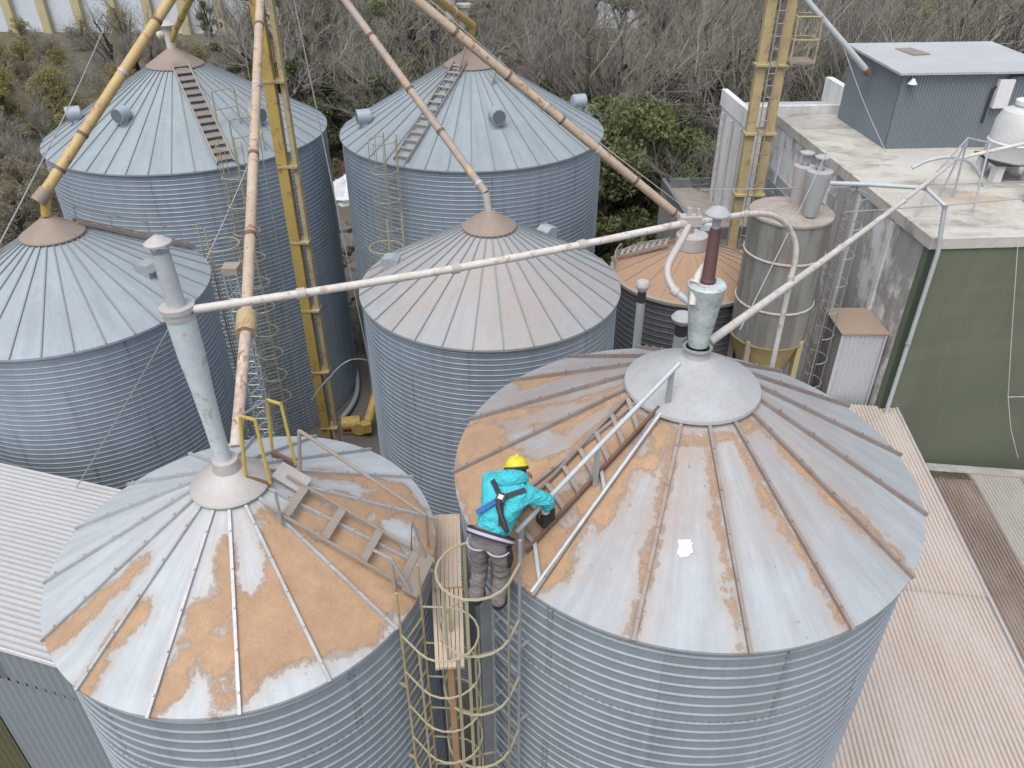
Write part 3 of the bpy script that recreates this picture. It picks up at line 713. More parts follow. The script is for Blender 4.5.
Fh=[[(490,482),(505,472),(518,480),(505,496)],c5([(500,600),(560,575),(690,590),(800,520),(840,500),(790,560),(690,640),(610,670),(540,640)]),c5([(470,560),(560,545),(690,520),(640,560),(520,590)]),[(636,440),(648,436),(650,452),(640,458)],[(560,520),(575,512),(580,522),(566,530)]]
t=silo_base('near right silo where the worker leans, broad pale blue roof streaked with grain',cF,RF,zF,M['wall_near'],pitch=.135,amp=.019,seg=144,group='corrugated grain silos')
ro=grain_roof(t,cF,RF,zF,S_,[F1,F9,F2,F3,F4,F5,F6,F7,F8],Fh,M['roof_f'],
   lambda r,th: np.clip(1.85-r/1.6,0,1)*np.where(np.cos(th-R_(160))>-.2,1.0,.75)+.6*np.clip(np.cos(th-R_(165))-.25,0,1))
ribs(ro,cF,RF,zF,S_,-109,.68,M['rib_brown'],.033,.048,ext=.02)
m=MB(); m.lathe([(.70,cone_z(.70,RF,zF,S_)+.055),(.69,cone_z(.70,RF,zF,S_)+.085),(.14,cone_z(.14,RF,zF,S_)+.11),(.12,cone_z(.14,RF,zF,S_)+.2),(.15,cone_z(.14,RF,zF,S_)+.2),(.15,cone_z(.14,RF,zF,S_)+.235)],cF,56); m.build('cap',M['cap_white'],t)
def conept(u,v,h): return on_cone(u,v,cF,RF,zF,S_)+Vector((0,0,h))
l0,l1=conept(504,533,.06),conept(650,378,.06); q0_,q1_=conept(526,556,.06),conept(659,412,.06)
m=MB(); m.bar(l0,l1,.03,.045); lad=m.build('roof_ladder',M['ladder_brown'],t)
m=MB(); m.bar(q0_,q1_,.03,.045); m.build('rail',M['rust'],lad)
for i in range(9):
    k=(i+.5)/9; m=MB(); m.bar(l0.lerp(l1,k)+Vector((0,0,.005)),q0_.lerp(q1_,k)+Vector((0,0,.005)),.045,.025); m.build('rung',M['steel_dirty'],lad)
for k in (.06,.55):
    m=MB(); m.bar(q0_.lerp(q1_,k),conept(531,596,.05).lerp(conept(660,418,.06),k),.035,.025); m.build('rung',M['steel'],lad)
hp=[on_cone(521,557,cF,RF,zF,S_),on_cone(595,486,cF,RF,zF,S_),on_cone(667,409,cF,RF,zF,S_)]
tops=[]
for q,(u,v) in zip(hp,((521,527),(598,447),(672,371))):
    tp=atY(u,v,q.y); tops.append(tp); g=MB(); g.bar(q,tp,.05,.03,(0,1,0)); g.build('post',M['steel'],lad)
g=MB(); d=(tops[2]-tops[0]); g.tube([tops[0]-d*.03,tops[1],tops[2]+d*.05],.024,10); g.build('hand_rail',M['pipe_blue'],lad)
g=MB(); g.tube([on_cone(531,596,cF,RF,zF,S_)+Vector((0,0,.05)),on_cone(660,418,cF,RF,zF,S_)+Vector((0,0,.06))],.022,8); g.build('rail',M['rib'],lad)
caged_ladder(t,cF,RF-.05,-139,4.0,10.35,11.45,[11.17,10.42,9.55,8.65,7.75,6.85,5.95],w=.40,hr=.34,railm=M['steel'],cagem=M['olive_rail'],sep=True,tk=.017,gap=.1)
p=on_cone(685,549,cF,RF,zF,S_); m=MB(); N_=6
for a_ in range(N_+1):
    for b_ in range(N_+1):
        x_=(a_/N_-.5)*.13*(1+.12*math.sin(b_*1.3)); y_=(b_/N_-.5)*.15*(1-.15*a_/N_)
        q=on_cone(685,549,cF,RF,zF,S_)+Vector((x_+.2*y_,y_,0)); r_=math.hypot(q.x-cF[0],q.y-cF[1]); q.z=cone_z(r_,RF,zF,S_)+.012+.012*mnoise.noise(Vector((a_*.7,b_*.6,3))); m.v.append(q)
for a_ in range(N_):
    for b_ in range(N_):
        if (a_,b_) in ((0,0),(N_-1,N_-1),(N_-1,0)): continue
        k_=a_*(N_+1)+b_; m.face((k_,k_+N_+1,k_+N_+2,k_+1))
solo('paper_sheet',m,M['white'],'small white paper scrap lying on the near right silo roof','paper')

# ------------------------------------------------------------------ cyclones on the near silos
t=thing('cyclone','tall pale blue tapering cyclone standing on the near left silo','cyclone',(cE[0],cE[1],11.6))
x,y=cE[0]-.01,cE[1]; tilt=Vector((-.06,0,1.8))
def tl(z): return Vector((x-.035*(z-11.7),y,z))
m=MB(); m.tube([tl(z) for z in (11.62,12.2,12.6,12.95,13.38)],[.072,.078,.092,.113,.118],20); m.build('body',M['cyclone'],t)
m=MB(); m.tube([tl(13.36),tl(13.40)],.138,22); m.tube([tl(13.30),tl(13.33)],.128,22); m.build('flange',M['cap_dusty'],t)
m=MB(); m.tube([tl(13.4),tl(13.86)],[.075,.07],16); m.build('neck',M['pipe_blue'],t)
m=MB(); m.tube([tl(13.93),tl(13.945),tl(14.0)],[.105,.105,.02],18)
for k in range(3):
    a=k*2.1; m.bar(tl(13.84)+Vector((.065*math.cos(a),.065*math.sin(a),0)),tl(13.94)+Vector((.075*math.cos(a),.075*math.sin(a),0)),.012,.012)
m.build('rain_cap',M['cap_dusty'],t)
m=MB(); m.tube([tl(11.60),tl(11.70)],[.12,.105],20); m.build('collar',M['cap_white'],t)
t=thing('cyclone','flaking white cyclone with maroon stack on the near right silo','cyclone',(cF[0],cF[1],12.2))
z0=cone_z(.14,RF,zF,S_)+.23
m=MB(); m.lathe([(.10,z0),(.105,z0+.06),(.178,z0+.62),(.185,z0+.66),(.17,z0+.68),(.0,z0+.70)],cF,28); m.build('body',M['cyclone_f'],t)
m=MB(); m.lathe([(.075,z0+.69),(.08,z0+.72),(.064,z0+.74),(.052,z0+1.22),(.04,z0+1.24)],cF,18); m.build('stack',M['maroon'],t)
m=MB(); m.lathe([(.04,z0+1.2),(.04,z0+1.36)],cF,12); m.lathe([(.112,z0+1.36),(.115,z0+1.375),(.06,z0+1.43),(0,z0+1.445)],cF,24); m.build('rain_cap',M['cap_white'],t)
m=MB(); m.tube([atY(692,305,6.66),atY(694,290,6.74),atY(698,276,6.82),atY(703,267,6.95),atY(709,270,7.1),atY(711,280,7.14)],.036,10); m.tube([atY(694,284,6.755),atY(695.5,281,6.78)],.05,12); m.build('elbow_pipe',M['pipe_white'],t)

# ------------------------------------------------------------------ pipes
def smooth(pts,n=6):
    pts=[Vector(p) for p in pts]; out=[]
    for i in range(len(pts)-1):
        p0=pts[max(i-1,0)]; p1=pts[i]; p2=pts[i+1]; p3=pts[min(i+2,len(pts)-1)]
        for k in range(n):
            q=k/n; out.append(.5*((2*p1)+(-p0+p2)*q+(2*p0-5*p1+4*p2-p3)*q*q+(-p0+3*p1-3*p2+p3)*q**3))
    return out+[pts[-1]]
def coupling(t,p,d,r,L=.07,mat=None):
    d=Vector(d).normalized(); m=MB(); m.tube([Vector(p)-d*L/2,Vector(p)+d*L/2],r,14); m.build('coupling',mat or M['cap_dusty'],t)
A0=tl(13.36)+Vector((.12,0,.0)); J=atY(690,222,7.6)
t=thing('conveying_pipe','long thin white pipe crossing above the silos from cyclone to cyclone','pipe',A0)
m=MB(); mid=[A0.lerp(J,k/10)-Vector((0,0,.05*math.sin(PI*k/10))) for k in range(11)]; m.tube(mid,.036,12); m.build('pipe_run',M['pipe_white'],t)
for k in (.18,.47,.74,.98): coupling(t,A0.lerp(J,k)-Vector((0,0,.05*math.sin(PI*k))),J-A0,.05)
m=MB(); m.box(J+Vector((0,0,.02)),(.22,.12,.1)); m.box(J+Vector((-.02,0,.1)),(.04,.04,.1)); m.box(J+Vector((.07,0,.1)),(.03,.03,.09)); m.build('diverter_valve',M['cap_dusty'],t)
m=MB(); m.box(J+Vector((.17,.02,-.06)),(.14,.07,.06)); m.build('actuator',M['pipe_blue'],t)
t=thing('conveying_pipe','curved pinkish branch pipe feeding the white cyclone with maroon stack','pipe',J)
m=MB(); m.tube(smooth([J,atY(684,236,7.45),atY(675,252,7.25),atY(668,267,7.1),atY(669,280,7.0),atY(675,291,6.9)]),.038,12); m.build('pipe_run',M['cap_dusty'],t)
m=MB(); m.tube([atY(675,291,6.9),atY(692,304,6.8)],.038,12); m.build('pipe_end',M['pipe_blue'],t)
coupling(t,atY(675,291,6.9),atY(692,304,6.8)-atY(675,291,6.9),.052)
v0=atY(796,255,9.0)
t=thing('conveying_pipe','pale pipe arching over then dropping behind the near right silo','pipe',v0)
m=MB(); m.tube(smooth([J+Vector((.11,0,0)),atY(722,218,8.0),atY(750,214,8.4),atY(770,215,8.75),atY(785,223,8.95),atY(794,238,9.0),v0,Vector((v0.x,9.0,v0.z-.3))])+[Vector((v0.x,9.0,0))],.034,12); m.build('pipe_run',M['pipe_white'],t)
coupling(t,Vector((v0.x,9,v0.z-.32)),(0,0,1),.045); coupling(t,atY(745,214.5,8.3),(1,.8,0),.044)
B0=Vector((1.98,6.86,z0-.02)); B1=atY(955,160,19.0); B2=atY(1040,140,19.0)
t=thing('conveying_pipe','straight white pipe rising from the white cyclone to the flat roofed building','pipe',B0)
m=MB(); m.tube([B0]+[B0.lerp(B1,k/8)-Vector((0,0,.08*math.sin(PI*k/8))) for k in range(1,8)]+smooth([B1,B1+Vector((.5,.05,.12)),B2]),.046,12); m.build('pipe_run',M['pipe_white'],t)
for k in (.33,.62,.9): coupling(t,B0.lerp(B1,k)-Vector((0,0,.08*math.sin(PI*k))),B1-B0,.06)
# pipe down the green wall
g0=Vector((9.2,15.72,10.25))
t=thing('conveying_pipe','pale blue pipe bending off the roof and down the green wall','pipe',(9.2,15.72,5))
m=MB(); m.tube([atY(822,183,16.6),atY(870,184.5,16.5),atY(926,188,16.2),atY(945,206,15.75),Vector((9.2,15.78,9.3)),Vector((9.2,15.78,4.9))],.05,12); m.build('pipe_run',M['pipe_blue'],t)
for p,d in ((atY(926,188,16.2),(1,-.1,0)),(atY(945,206,15.75),(0,0,1)),(Vector((9.2,15.78,7)),(0,0,1))): coupling(t,p,d,.062,.06,M['steel'])
q=[atY(912,168,19.3),atY(930,160,19.3),atY(955,157,19.3),atY(972,164,19.3),atY(982,180,19.3),atY(986,200,19.3),atY(986,226,19.3)]
qz=9.52
q[-1]=Vector((q[-2].x,19.3,qz)); q[0]=q[0]
t=tag(MB.build((lambda mm:(mm.tube(smooth(q),.045,12),mm)[1])(MB()),'conveying_pipe',M['pipe_blue']),'white pipe bent in a half hoop standing on the roof slab','pipe')

# vent stacks behind the near right silo
for lab,u,v,r,Y in (('slim grey capped vent stack nearest the orange roofed silo',643,283,.062,10.2),('stouter grey capped vent stack beside the white cyclone',683,316,.095,10.0)):
    tp=atY(u,v,Y); t=thing('vent_stack',lab,'vent stack',(tp.x,tp.y,0))
    m=MB(); m.tube([(tp.x,tp.y,0),(tp.x,tp.y,tp.z-.04)],r,14); m.build('pipe',M['steel'],t)
    m=MB(); m.lathe([(r*1.05,tp.z-.12),(r*1.7,tp.z-.05),(r*1.75,tp.z-.02),(r*1.3,tp.z+.03),(0,tp.z+.05)],(tp.x,tp.y),20); m.build('rain_cap',M['cap_dusty'] if r<.08 else M['cap_white'],t)
    m=MB(); m.lathe([(r*1.02,tp.z-.3),(r*1.02,tp.z-.12)],(tp.x,tp.y),16); m.build('throat',M['black'],t)

# ------------------------------------------------------------------ left elevator tower and its spouts
H=Vector((-4.80,18.2,15.75))
t=thing('elevator_tower','tall yellow bucket elevator leg beside the far left silo','elevator tower',(-5.05,18.2,0))
tx=atY(271,90,18.2).x
m=MB(); m.box((tx,18.2,7.9),(.24,.24,15.8)); m.build('leg_casing',M['yellow'],t)
m=MB(); m.box((tx+.28,18.28,7.9),(.10,.22,15.8)); m.build('leg_casing',M['yellow_pale'],t)
for z in [.9+1.9*i for i in range(8)]:
    m=MB(); m.box((tx+.12,18.24,z),(.46,.36,.05)); m.build('brace',M['yellow_pale'],t)
m=MB(); m.tube([(tx-.5,18.05,.5),(tx-.35,18.05,15.5)],.012,5); m.build('hoist_cable',M['steel_dirty'],t)
m=MB(); m.box((-4.9,18.25,16.2),(.9,.7,.9)); m.tube([(-4.9,17.85,16.5),(-4.9,18.65,16.5)],.5,24); m.build('head',M['yellow'],t)
m=MB(); m.box((tx+.1,18.25,.35),(.7,.5,.7)); m.build('boot',M['yellow'],t)
def spout(label,pts,r,mats,bands=(),group='grain spouts fanning out from the elevator head',tip=True):
    r*=.84
    t=thing('grain_spout',label,'grain spout',pts[-1],group); 
    for i in range(len(pts)-1):
        m=MB(); m.tube([pts[i],pts[i+1]],r*(1 if i==0 else .95),14); m.build('pipe_run',mats[min(i,len(mats)-1)],t)
    L=(Vector(pts[1])-Vector(pts[0]))
    for k in bands:
        m=MB(); q=Vector(pts[0])+L*k; d=L.normalized(); m.tube([q-d*.03,q+d*.03],r*1.12,14); m.build('coupling',M['rust'] if rnd.random()<.6 else M['cap_dusty'],t)
    return t
topD=Vector((cD[0],cD[1],11.02)); topC=Vector((cC[0],cC[1],10.95)); topG=Vector((cG[0],cG[1],8.4))
eD=atY(45,192,cD[1]+.05)
t=spout('thick yellow spout slanting down to the silo at the left edge',[H+Vector((-.5,0,.1)),eD,topD-Vector((0,0,.1))],.115,[M['spout_yellow'],M['yellow']],(.25,.45,.62,.82,.93))
d=(eD-H).normalized(); m=MB(); m.tube([eD-d*.05,eD+d*.22],[.125,.13],14); m.build('spout_end',M['cap'],t)
spout('yellow spout going back to the far left silo, mostly behind the thicker one',[H+Vector((-.5,.2,.1)),Vector((cA[0]+.35,cA[1]-.2,12.35)),Vector((cA[0],cA[1],11.9))],.105,[M['yellow']],(.3,.5,.7,.9))
t=spout('pinkish worn spout slanting down to the centre silo with pinkish roof',[H+Vector((.1,-.2,0)),topC+Vector((-.06,.05,.28)),topC-Vector((0,0,.1))],.088,[M['spout_pink'],M['cap_dusty']],(.3,.48,.66,.8,.97))
t=spout('short yellow spout running to the silo in the middle of the back row',[H+Vector((.5,.2,.1)),Vector((cB[0]+.1,cB[1]-.1,12.35)),Vector((cB[0],cB[1],11.9))],.135,[M['yellow']],(.55,.7,.85))
m=MB(); p=Vector((cB[0]-.5,cB[1]-.5,12.6)); m.tube([p,p+Vector((0,0,.65))],.14,12); m.tube([p+Vector((0,0,.65)),p+Vector((0,0,.72))],.22,14); m.build('vent_cap',M['cap_dusty'],t)
t=spout('longest tan spout passing over the back row to the orange roofed silo',[H+Vector((.5,-.1,0)),topG+Vector((-.1,.0,.25)),topG-Vector((0,0,.2))],.125,[M['spout_tan'],M['steel_dirty']],(.22,.35,.48,.575,.62,.72,.83,.95))
K=atY(246,330,8.3); L=at(236,447,10.9)
t=spout('near upright tan and white spout coming down behind the near left silo',[H+Vector((.05,-.4,0)),K,L],.085,[M['spout_tan'],M['spout_white']],(.2,.4,.55,.7,.85))
d=(K-H).normalized(); m=MB(); m.tube([K-d*.25,K+d*.05],.125,10); m.build('sleeve',M['yellow_pale'],t)

# lattice mast
mp=atY(232,272,12.0)
t=thing('lattice_mast','thin grey lattice mast behind the near left silo','mast',(mp.x,mp.y,0))
m=MB(); w=.11; cn=[(mp.x+dx*w,mp.y+dy*w) for dx,dy in ((-1,-1),(1,-1),(1,1),(-1,1))]
for x,y in cn: m.tube([(x,y,0),(x,y,mp.z)],.014,6)
m.build('chord',M['steel'],t)
m=MB(); z=.2; k=0
while z<mp.z-.25:
    for i in range(4):
        a=cn[i]; b=cn[(i+1)%4]; m.tube([(a[0],a[1],z),(b[0],b[1],z+.25)],.008,4); m.tube([(a[0],a[1],z),(b[0],b[1],z)],.008,4)
    z+=.25
m.build('lacing',M['steel'],t)
m=MB(); m.box((mp.x,mp.y,mp.z+.06),(.26,.26,.12)); m.build('head',M['steel_dirty'],t)

# ------------------------------------------------------------------ right tower
t=thing('elevator_tower','yellow twin leg elevator tower beside the flat roofed building','elevator tower',(7.55,24,0))
for x,w in ((7.16,.27),(7.72,.26)):
    m=MB(); m.box((x,24,8.6),(w,.24,17.2)); m.build('leg_casing',M['yellow_pale'],t)
for z in (3.4,5.6,7.6,9.5,11.45,13.4,15.3):
    m=MB(); m.box((7.44,23.96,z),(.95,.4,.06)); m.build('brace',M['yellow_pale'],t)
l=MB()
for x in (7.34,7.54): l.tube([(x,23.75,1),(x,23.75,17)],.02,6)
l=l.build('ladder',M['steel_dirty'],t)
for i in range(44):
    m=MB(); m.tube([(7.34,23.75,2+.33*i),(7.54,23.75,2+.33*i)],.016,5); m.build('rung',M['steel_dirty'],l)
m=MB(); m.box((8.22,24,11.55),(.72,.7,.06)); pf=m.build('platform',M['cap'],t)
m=MB()
cs=[(7.88,23.67),(8.56,23.67),(8.56,24.33),(7.88,24.33)]
for x,y in cs: m.tube([(x,y,11.58),(x,y,12.75)],.024,6)
for z in (12.15,12.75):
    for i in range(4): m.tube([(*cs[i],z),(*cs[(i+1)%4],z)],.022,6)
m.build('guard_rail',M['yellow_pale'],pf)
m=MB(); m.box((7.6,24,17.5),(1.3,.8,.9)); m.build('head',M['yellow'],t)
p0=atY(786,-24,24.0); p1=atY(868,72,23.9)
t=thing('grain_spout','pale grey spout slanting into the blue grey rooftop house','grain spout',p1)
m=MB(); m.tube([p0,p1],.085,12); m.build('pipe_run',M['pipe_blue'],t)
m=MB(); d=(p1-p0).normalized(); m.tube([p1-d*.12,p1+d*.05],.11,12); m.build('coupling',M['rust'],t)

# ------------------------------------------------------------------ hopper tank beside the building
cT=(6.13,16.5); rT=.87
t=thing('hopper_tank','tall grey green cylindrical hopper tank with rusty cone bottom','tank',(cT[0],cT[1],0))
m=MB(); m.lathe([(rT,6.9),(rT,9.93)],cT,48); m.build('shell',M['tank'],t)
m=MB(); m.lathe([(rT+.03,9.9),(rT+.03,9.95),(.3,10.02),(0,10.02)],cT,48); m.build('lid',M['tank_top'],t)
m=MB(); m.lathe([(.18,4.6),(.2,4.8),(rT-.01,6.9)],cT,40); m.build('cone',M['tank_cone'],t)
for z in (6.92,7.85,9.05):
    m=MB(); m.lathe([(rT+.002,z-.018),(rT+.025,z-.018),(rT+.025,z+.018),(rT+.002,z+.018)],cT,48); m.build('hoop',M['pipe_white'] if z>7 else M['tank_cone'],t)
for a in (45,135,225,315):
    x=cT[0]+(rT-.02)*math.cos(R_(a)); y=cT[1]+(rT-.02)*math.sin(R_(a)); m=MB(); m.box((x,y,3.5),(.12,.12,7.0)); m.build('leg',M['yellow_pale'] if a==315 else M['steel_dirty'],t)
for lab,u,Y,rb,rt,h,mat in (('white tapering cyclone on the hopper tank lid',810,16.3,.13,.27,.98,M['cap_white']),('tan rusty cyclone on the hopper tank, behind the white one',797,16.75,.15,.22,.85,M['cap_dusty'])):
    b=at(u,215 if Y<16.5 else 203,10.03); 
    q=thing('cyclone',lab,'cyclone',(b.x,b.y,10.02))
    m=MB(); m.lathe([(rb,10.02),(rt,10.02+h*.9),(rt,10.02+h),(.09,10.04+h)],b,24); m.build('body',mat,q)
    m=MB(); m.lathe([(.07,10.02+h),(.07,10.3+h)],b,12); m.lathe([(.15,10.28+h),(.15,10.31+h),(0,10.36+h)],b,18); m.build('rain_cap',M['cap_white'],q)
m=MB(); lt=[(cT[0]+1.35,cT[1]+.1),(cT[0]+1.35,cT[1]+.55)]
for x,y in lt: m.tube([(x,y,3),(x,y,10.6)],.022,6)
for i in range(25): m.tube([(*lt[0],3.1+.3*i),(*lt[1],3.1+.3*i)],.014,5)
q=m.build('ladder',M['steel_dirty'],t)
m=MB()
for i in range(9):
    z=4.6+.7*i; m.tube([(cT[0]+1.35+.36*math.sin(PI*k/8)*1.1,cT[1]+.325-.36*math.cos(PI*k/8),z) for k in range(9)],.014,5)
for k in (2,4,6): m.tube([(cT[0]+1.35+.36*math.sin(PI*k/8)*1.1,cT[1]+.325-.36*math.cos(PI*k/8),z) for z in (4.6,10.2)],.012,5)
m.build('cage',M['steel'],q)

# ------------------------------------------------------------------ flat roofed building
th=R_(3.66)
ex=Vector((math.cos(th),math.sin(th),0)); ey=Vector((-math.sin(th),math.cos(th),0)); O=Vector((9.12,15.97,0))
Bp=lambda s,q,z: O+ex*s+ey*q+Vector((0,0,z))
def bbox(m,s0,s1,q0,q1,z0,z1,mi=0): m.box(Bp((s0+s1)/2,(q0+q1)/2,(z0+z1)/2),(s1-s0,q1-q0,z1-z0),th,mi)
t=thing('flat_roof_building','flat roofed building, green front wall and stained white side','building',tuple(O))
m=MB(); bbox(m,0,15,0,.25,0,9.3); m.build('front_wall',M['green'],t)
m=MB(); bbox(m,-.012,.13,-.012,.0,0,9.3); m.build('corner_strip',M['green_dark'],t)
m=MB(); bbox(m,0,.25,.252,10,0,9.3); m.build('side_wall',M['conc_wall'],t)
m=MB(); bbox(m,0.25,15,9.75,10,0,9.3); bbox(m,14.75,15,.252,9.75,0,9.3); m.build('back_wall',M['conc_wall'],t)
m=MB(); bbox(m,-.06,15.06,-.05,10.05,9.302,9.5); m.build('roof_slab',M['roof_conc'],t)
m=MB(); bbox(m,-.06,.06,-.05,10.05,9.502,9.56); bbox(m,.06,15.06,-.05,.06,9.502,9.54); m.build('parapet',M['roof_conc'],t)
for q0,q1,z0_,z1_ in ((7.4,9.6,4.8,7.9),(4.7,6.2,6.5,8.7)):
    m=MB(); bbox(m,-.03,-.002,q0,q1,z0_,z1_); f=m.build('louvre',M['conc_grey'],t)
    m=MB()
    n=int((z1_-z0_)/.32)
    for i in range(n): bbox(m,-.08,-.032,q0+.05,q1-.05,z0_+.06+i*.32,z0_+.24+i*.32)
    m.build('slats',M['shed_wall'],f)
m=MB()
for q in (1.6,3.4,5.2,8.9): bbox(m,-.05,-.002,q,q+.16,0,9.25)
m.build('pilaster',M['conc_wall_w'],t)
m=MB(); m.tube([atY(u,v,16.0) for u,v in ((1018,242),(1012,330),(1008,397),(1011,430),(1018,458))],.008,5); m.tube([atY(1008,397,16.0),atY(1060,396,16.05)],.008,5); m.build('cable',M['conc_wall_w'],t)
# rear wing with tall white flank
t=thing('rear_wing','narrow white rear wing with low parapet roof, behind the flat roof','building',tuple(Bp(0,10.1,0)))
m=MB(); bbox(m,-.75,3.2,10.06,13.2,0,9.0); m.build('wall',M['conc_wall_w'],t)
m=MB(); bbox(m,-.70,3.1,10.1,13.15,9.002,9.1); m.build('roof',M['pent_roof'],t)
m=MB(); bbox(m,-.8,-.6,10.06,13.3,9.0,9.55); bbox(m,2.9,3.15,10.5,13.3,9.1,9.9); bbox(m,-.6,3.2,10.06,10.25,9.1,9.75); m.build('parapet',M['conc_wall_w'],t)
for q in (10.6,11.6,12.6):
    m=MB(); m.tube([Bp(-.86,q,0),Bp(-.86,q,8.9)],.05,8); m.build('downpipe',M['pipe_white'],t)
# low annex
t=thing('annex','low flat roofed annex with grey parapet, left of the yellow twin leg tower','building',(7.0,27,0))
m=MB(); m.box((7.05,27.6,2.8),(2.1,5.0,5.6),th); m.build('wall',M['conc_grey'],t)
m=MB(); m.box((7.05,27.6,5.63),(1.86,4.76,.05),th); m.build('roof',M['gravel'],t)
m=MB()
for c,s in (((6.06,27.55,5.8),(.14,5.0,.4)),((7.05,30.02,5.8),(1.86,.14,.4)),((7.2,25.17,5.8),(1.86,.14,.4))): m.box(c,s,th)
m.build('parapet',M['shed_wall_dark'],t)
# rooftop house
t=thing('rooftop_house','blue grey metal clad house standing on the flat roof','building',tuple(Bp(1.9,6.5,9.5)))
s0,s1,q0,q1,za,zb=1.85,6.1,6.3,9.55,9.505,11.55
m=MB(); m.sheet(Bp(s0,q0,za),(0,0,zb-za),ex*(s1-s0),.09,.012,-ey,1,trap=True); m.build('front_wall',M['pent'],t)
m=MB(); m.sheet(Bp(s0,q1,za),(0,0,zb-za),-ey*(q1-q0),.09,.008,-ex,1,trap=True); m.build('side_wall',M['pent'],t)
m=MB(); m.sheet(Bp(s1,q0,za),(0,0,zb-za),ey*(q1-q0),.2,.01,ex,1,trap=True,per=4); m.sheet(Bp(s1,q1,za),(0,0,zb-za),-ex*(s1-s0),.2,.01,ey,1,trap=True,per=4); m.build('back_wall',M['pent'],t)
m=MB(); m.box(Bp((s0+s1)/2,(q0+q1)/2,zb+.06),(s1-s0+.35,q1-q0+.35,.06),rot=Matrix.Rotation(th,3,'Z')@Matrix.Rotation(R_(1.5),3,'X')); ro=m.build('roof',M['pent_roof'],t)
m=MB(); m.box(Bp(s0+1.3,q0+2.2,zb+.115),(.55,.9,.03),th+.15); m.build('rust_patch',M['cap'],ro)
p=Bp(s0+.25,q0-.12,zb-.25); m=MB(); m.lathe([(.04,.14),(.06,.10),(.13,.0)],p,14,z0=p.z); m.bar(p+Vector((0,0,.12)),p+Vector((0,.14,.18)),.025,.025); m.build('lamp',M['white'],t)
m=MB(); m.box(Bp(4.75,q0-.1,11.0),(.42,.14,.75),th); m.build('wall_box',M['white'],t)
m=MB(); m.tube([Bp(4.45,q0-.06,10.2),Bp(4.45,q0-.06,11.1),Bp(4.9,q0-.06,11.45),Bp(6.0,q0-.06,11.5)],.03,8); m.build('conduit',M['black'],t)
# water tank
wt=Vector((12.72,20.0,0))
t=thing('water_tank','white plastic water tank on a brick stand on the roof','water tank',(wt.x,wt.y,9.5))
m=MB(); m.lathe([(.60,10.0),(.64,10.05),(.64,10.42),(.66,10.45),(.62,10.48),(.60,10.95),(.50,11.18),(.28,11.28),(.27,11.38),(0,11.40)],wt,36); m.build('body',M['plastic'],t)
m=MB(); m.lathe([(.30,11.33),(.30,11.43),(.26,11.45),(0,11.46)],wt,24); m.build('lid',M['white'],t)
for sx,sy in ((-.42,-.35),(.42,-.35),(-.42,.4),(.42,.4)):
    m=MB(); m.box((wt.x+sx,wt.y+sy,9.74),(.2,.25,.47)); m.build('stand_block',M['conc_wall_w'],t)
m=MB(); m.box((wt.x,wt.y,9.985),(1.25,1.15,.03)); m.build('stand_board',M['black'],t)
b=at(1034,203,9.5)
t=thing('water_tank','second white tank cut by the right edge of the photo','water tank',(b.x+.2,b.y,9.5))
m=MB(); m.lathe([(.42,9.505),(.44,9.6),(.43,10.35),(.34,10.5),(.2,10.55),(0,10.56)],(b.x+.2,b.y),28); m.build('body',M['plastic'],t)
m=MB(); m.lathe([(.21,10.53),(.21,10.6),(0,10.62)],(b.x+.2,b.y),20); m.build('lid',M['white'],t)
# pipe trestle on the roof
t=thing('pipe_trestle','grey tubular trestle frame standing on the roof, in front of the water tank','trestle',tuple(Bp(1.4,2.6,9.5)))
fr=[at(915,217,9.5),at(953,197,9.5),at(973,212,9.5)]
tops=[atY(937,172,fr[0].y+.5),atY(968,138,fr[1].y+.2),atY(990,143,fr[2].y+.6)]
for a,b in zip(fr,tops):
    m=MB(); m.tube([a,b],.026,8); m.build('leg',M['steel'],t)
m=MB(); m.tube([tops[1],tops[2]],.026,8); m.build('cross_bar',M['steel'],t)
m=MB(); m.tube([tops[0],tops[1]],.022,8); m.build('cross_bar',M['steel'],t)
m=MB(); m.tube([at(940,195,9.55),tops[1]],.022,8); m.build('brace',M['steel'],t)

# metal cabin
t=thing('metal_cabin','small pale metal cabin with grain dusted top below the stained wall','cabin',(8.45,16.9,0))
x0,x1,y0,y1,zt=7.93,8.98,16.4,17.62,6.88
m=MB(); m.sheet((x0,y0,2),(0,0,zt-2),(x1-x0,0,0),.105,.012,(0,-1,0),trap=True); m.build('front_wall',M['cabin'],t)
m=MB(); m.sheet((x0,y1,2),(0,0,zt-2),(0,y0-y1,0),.105,.012,(-1,0,0),trap=True); m.build('side_wall',M['cabin_shaded'],t)
m=MB(); m.box((x1,(y0+y1)/2,(2+zt)/2),(.02,y1-y0,zt-2)); m.box(((x0+x1)/2,y1,(2+zt)/2),(x1-x0,.02,zt-2)); m.build('back_wall',M['cabin_shaded'],t)
m=MB(); m.box(((x0+x1)/2,(y0+y1)/2,zt+.03),(x1-x0+.1,y1-y0+.1,.04)); m.build('roof',M['cabin_top'],t)
for x,y in ((x0-.012,y0-.012),(x1-.02,y0-.02)):
    m=MB(); m.box((x,y,(2+zt)/2),(.05,.05,zt-2)); m.build('corner_trim',M['cabin'],t)

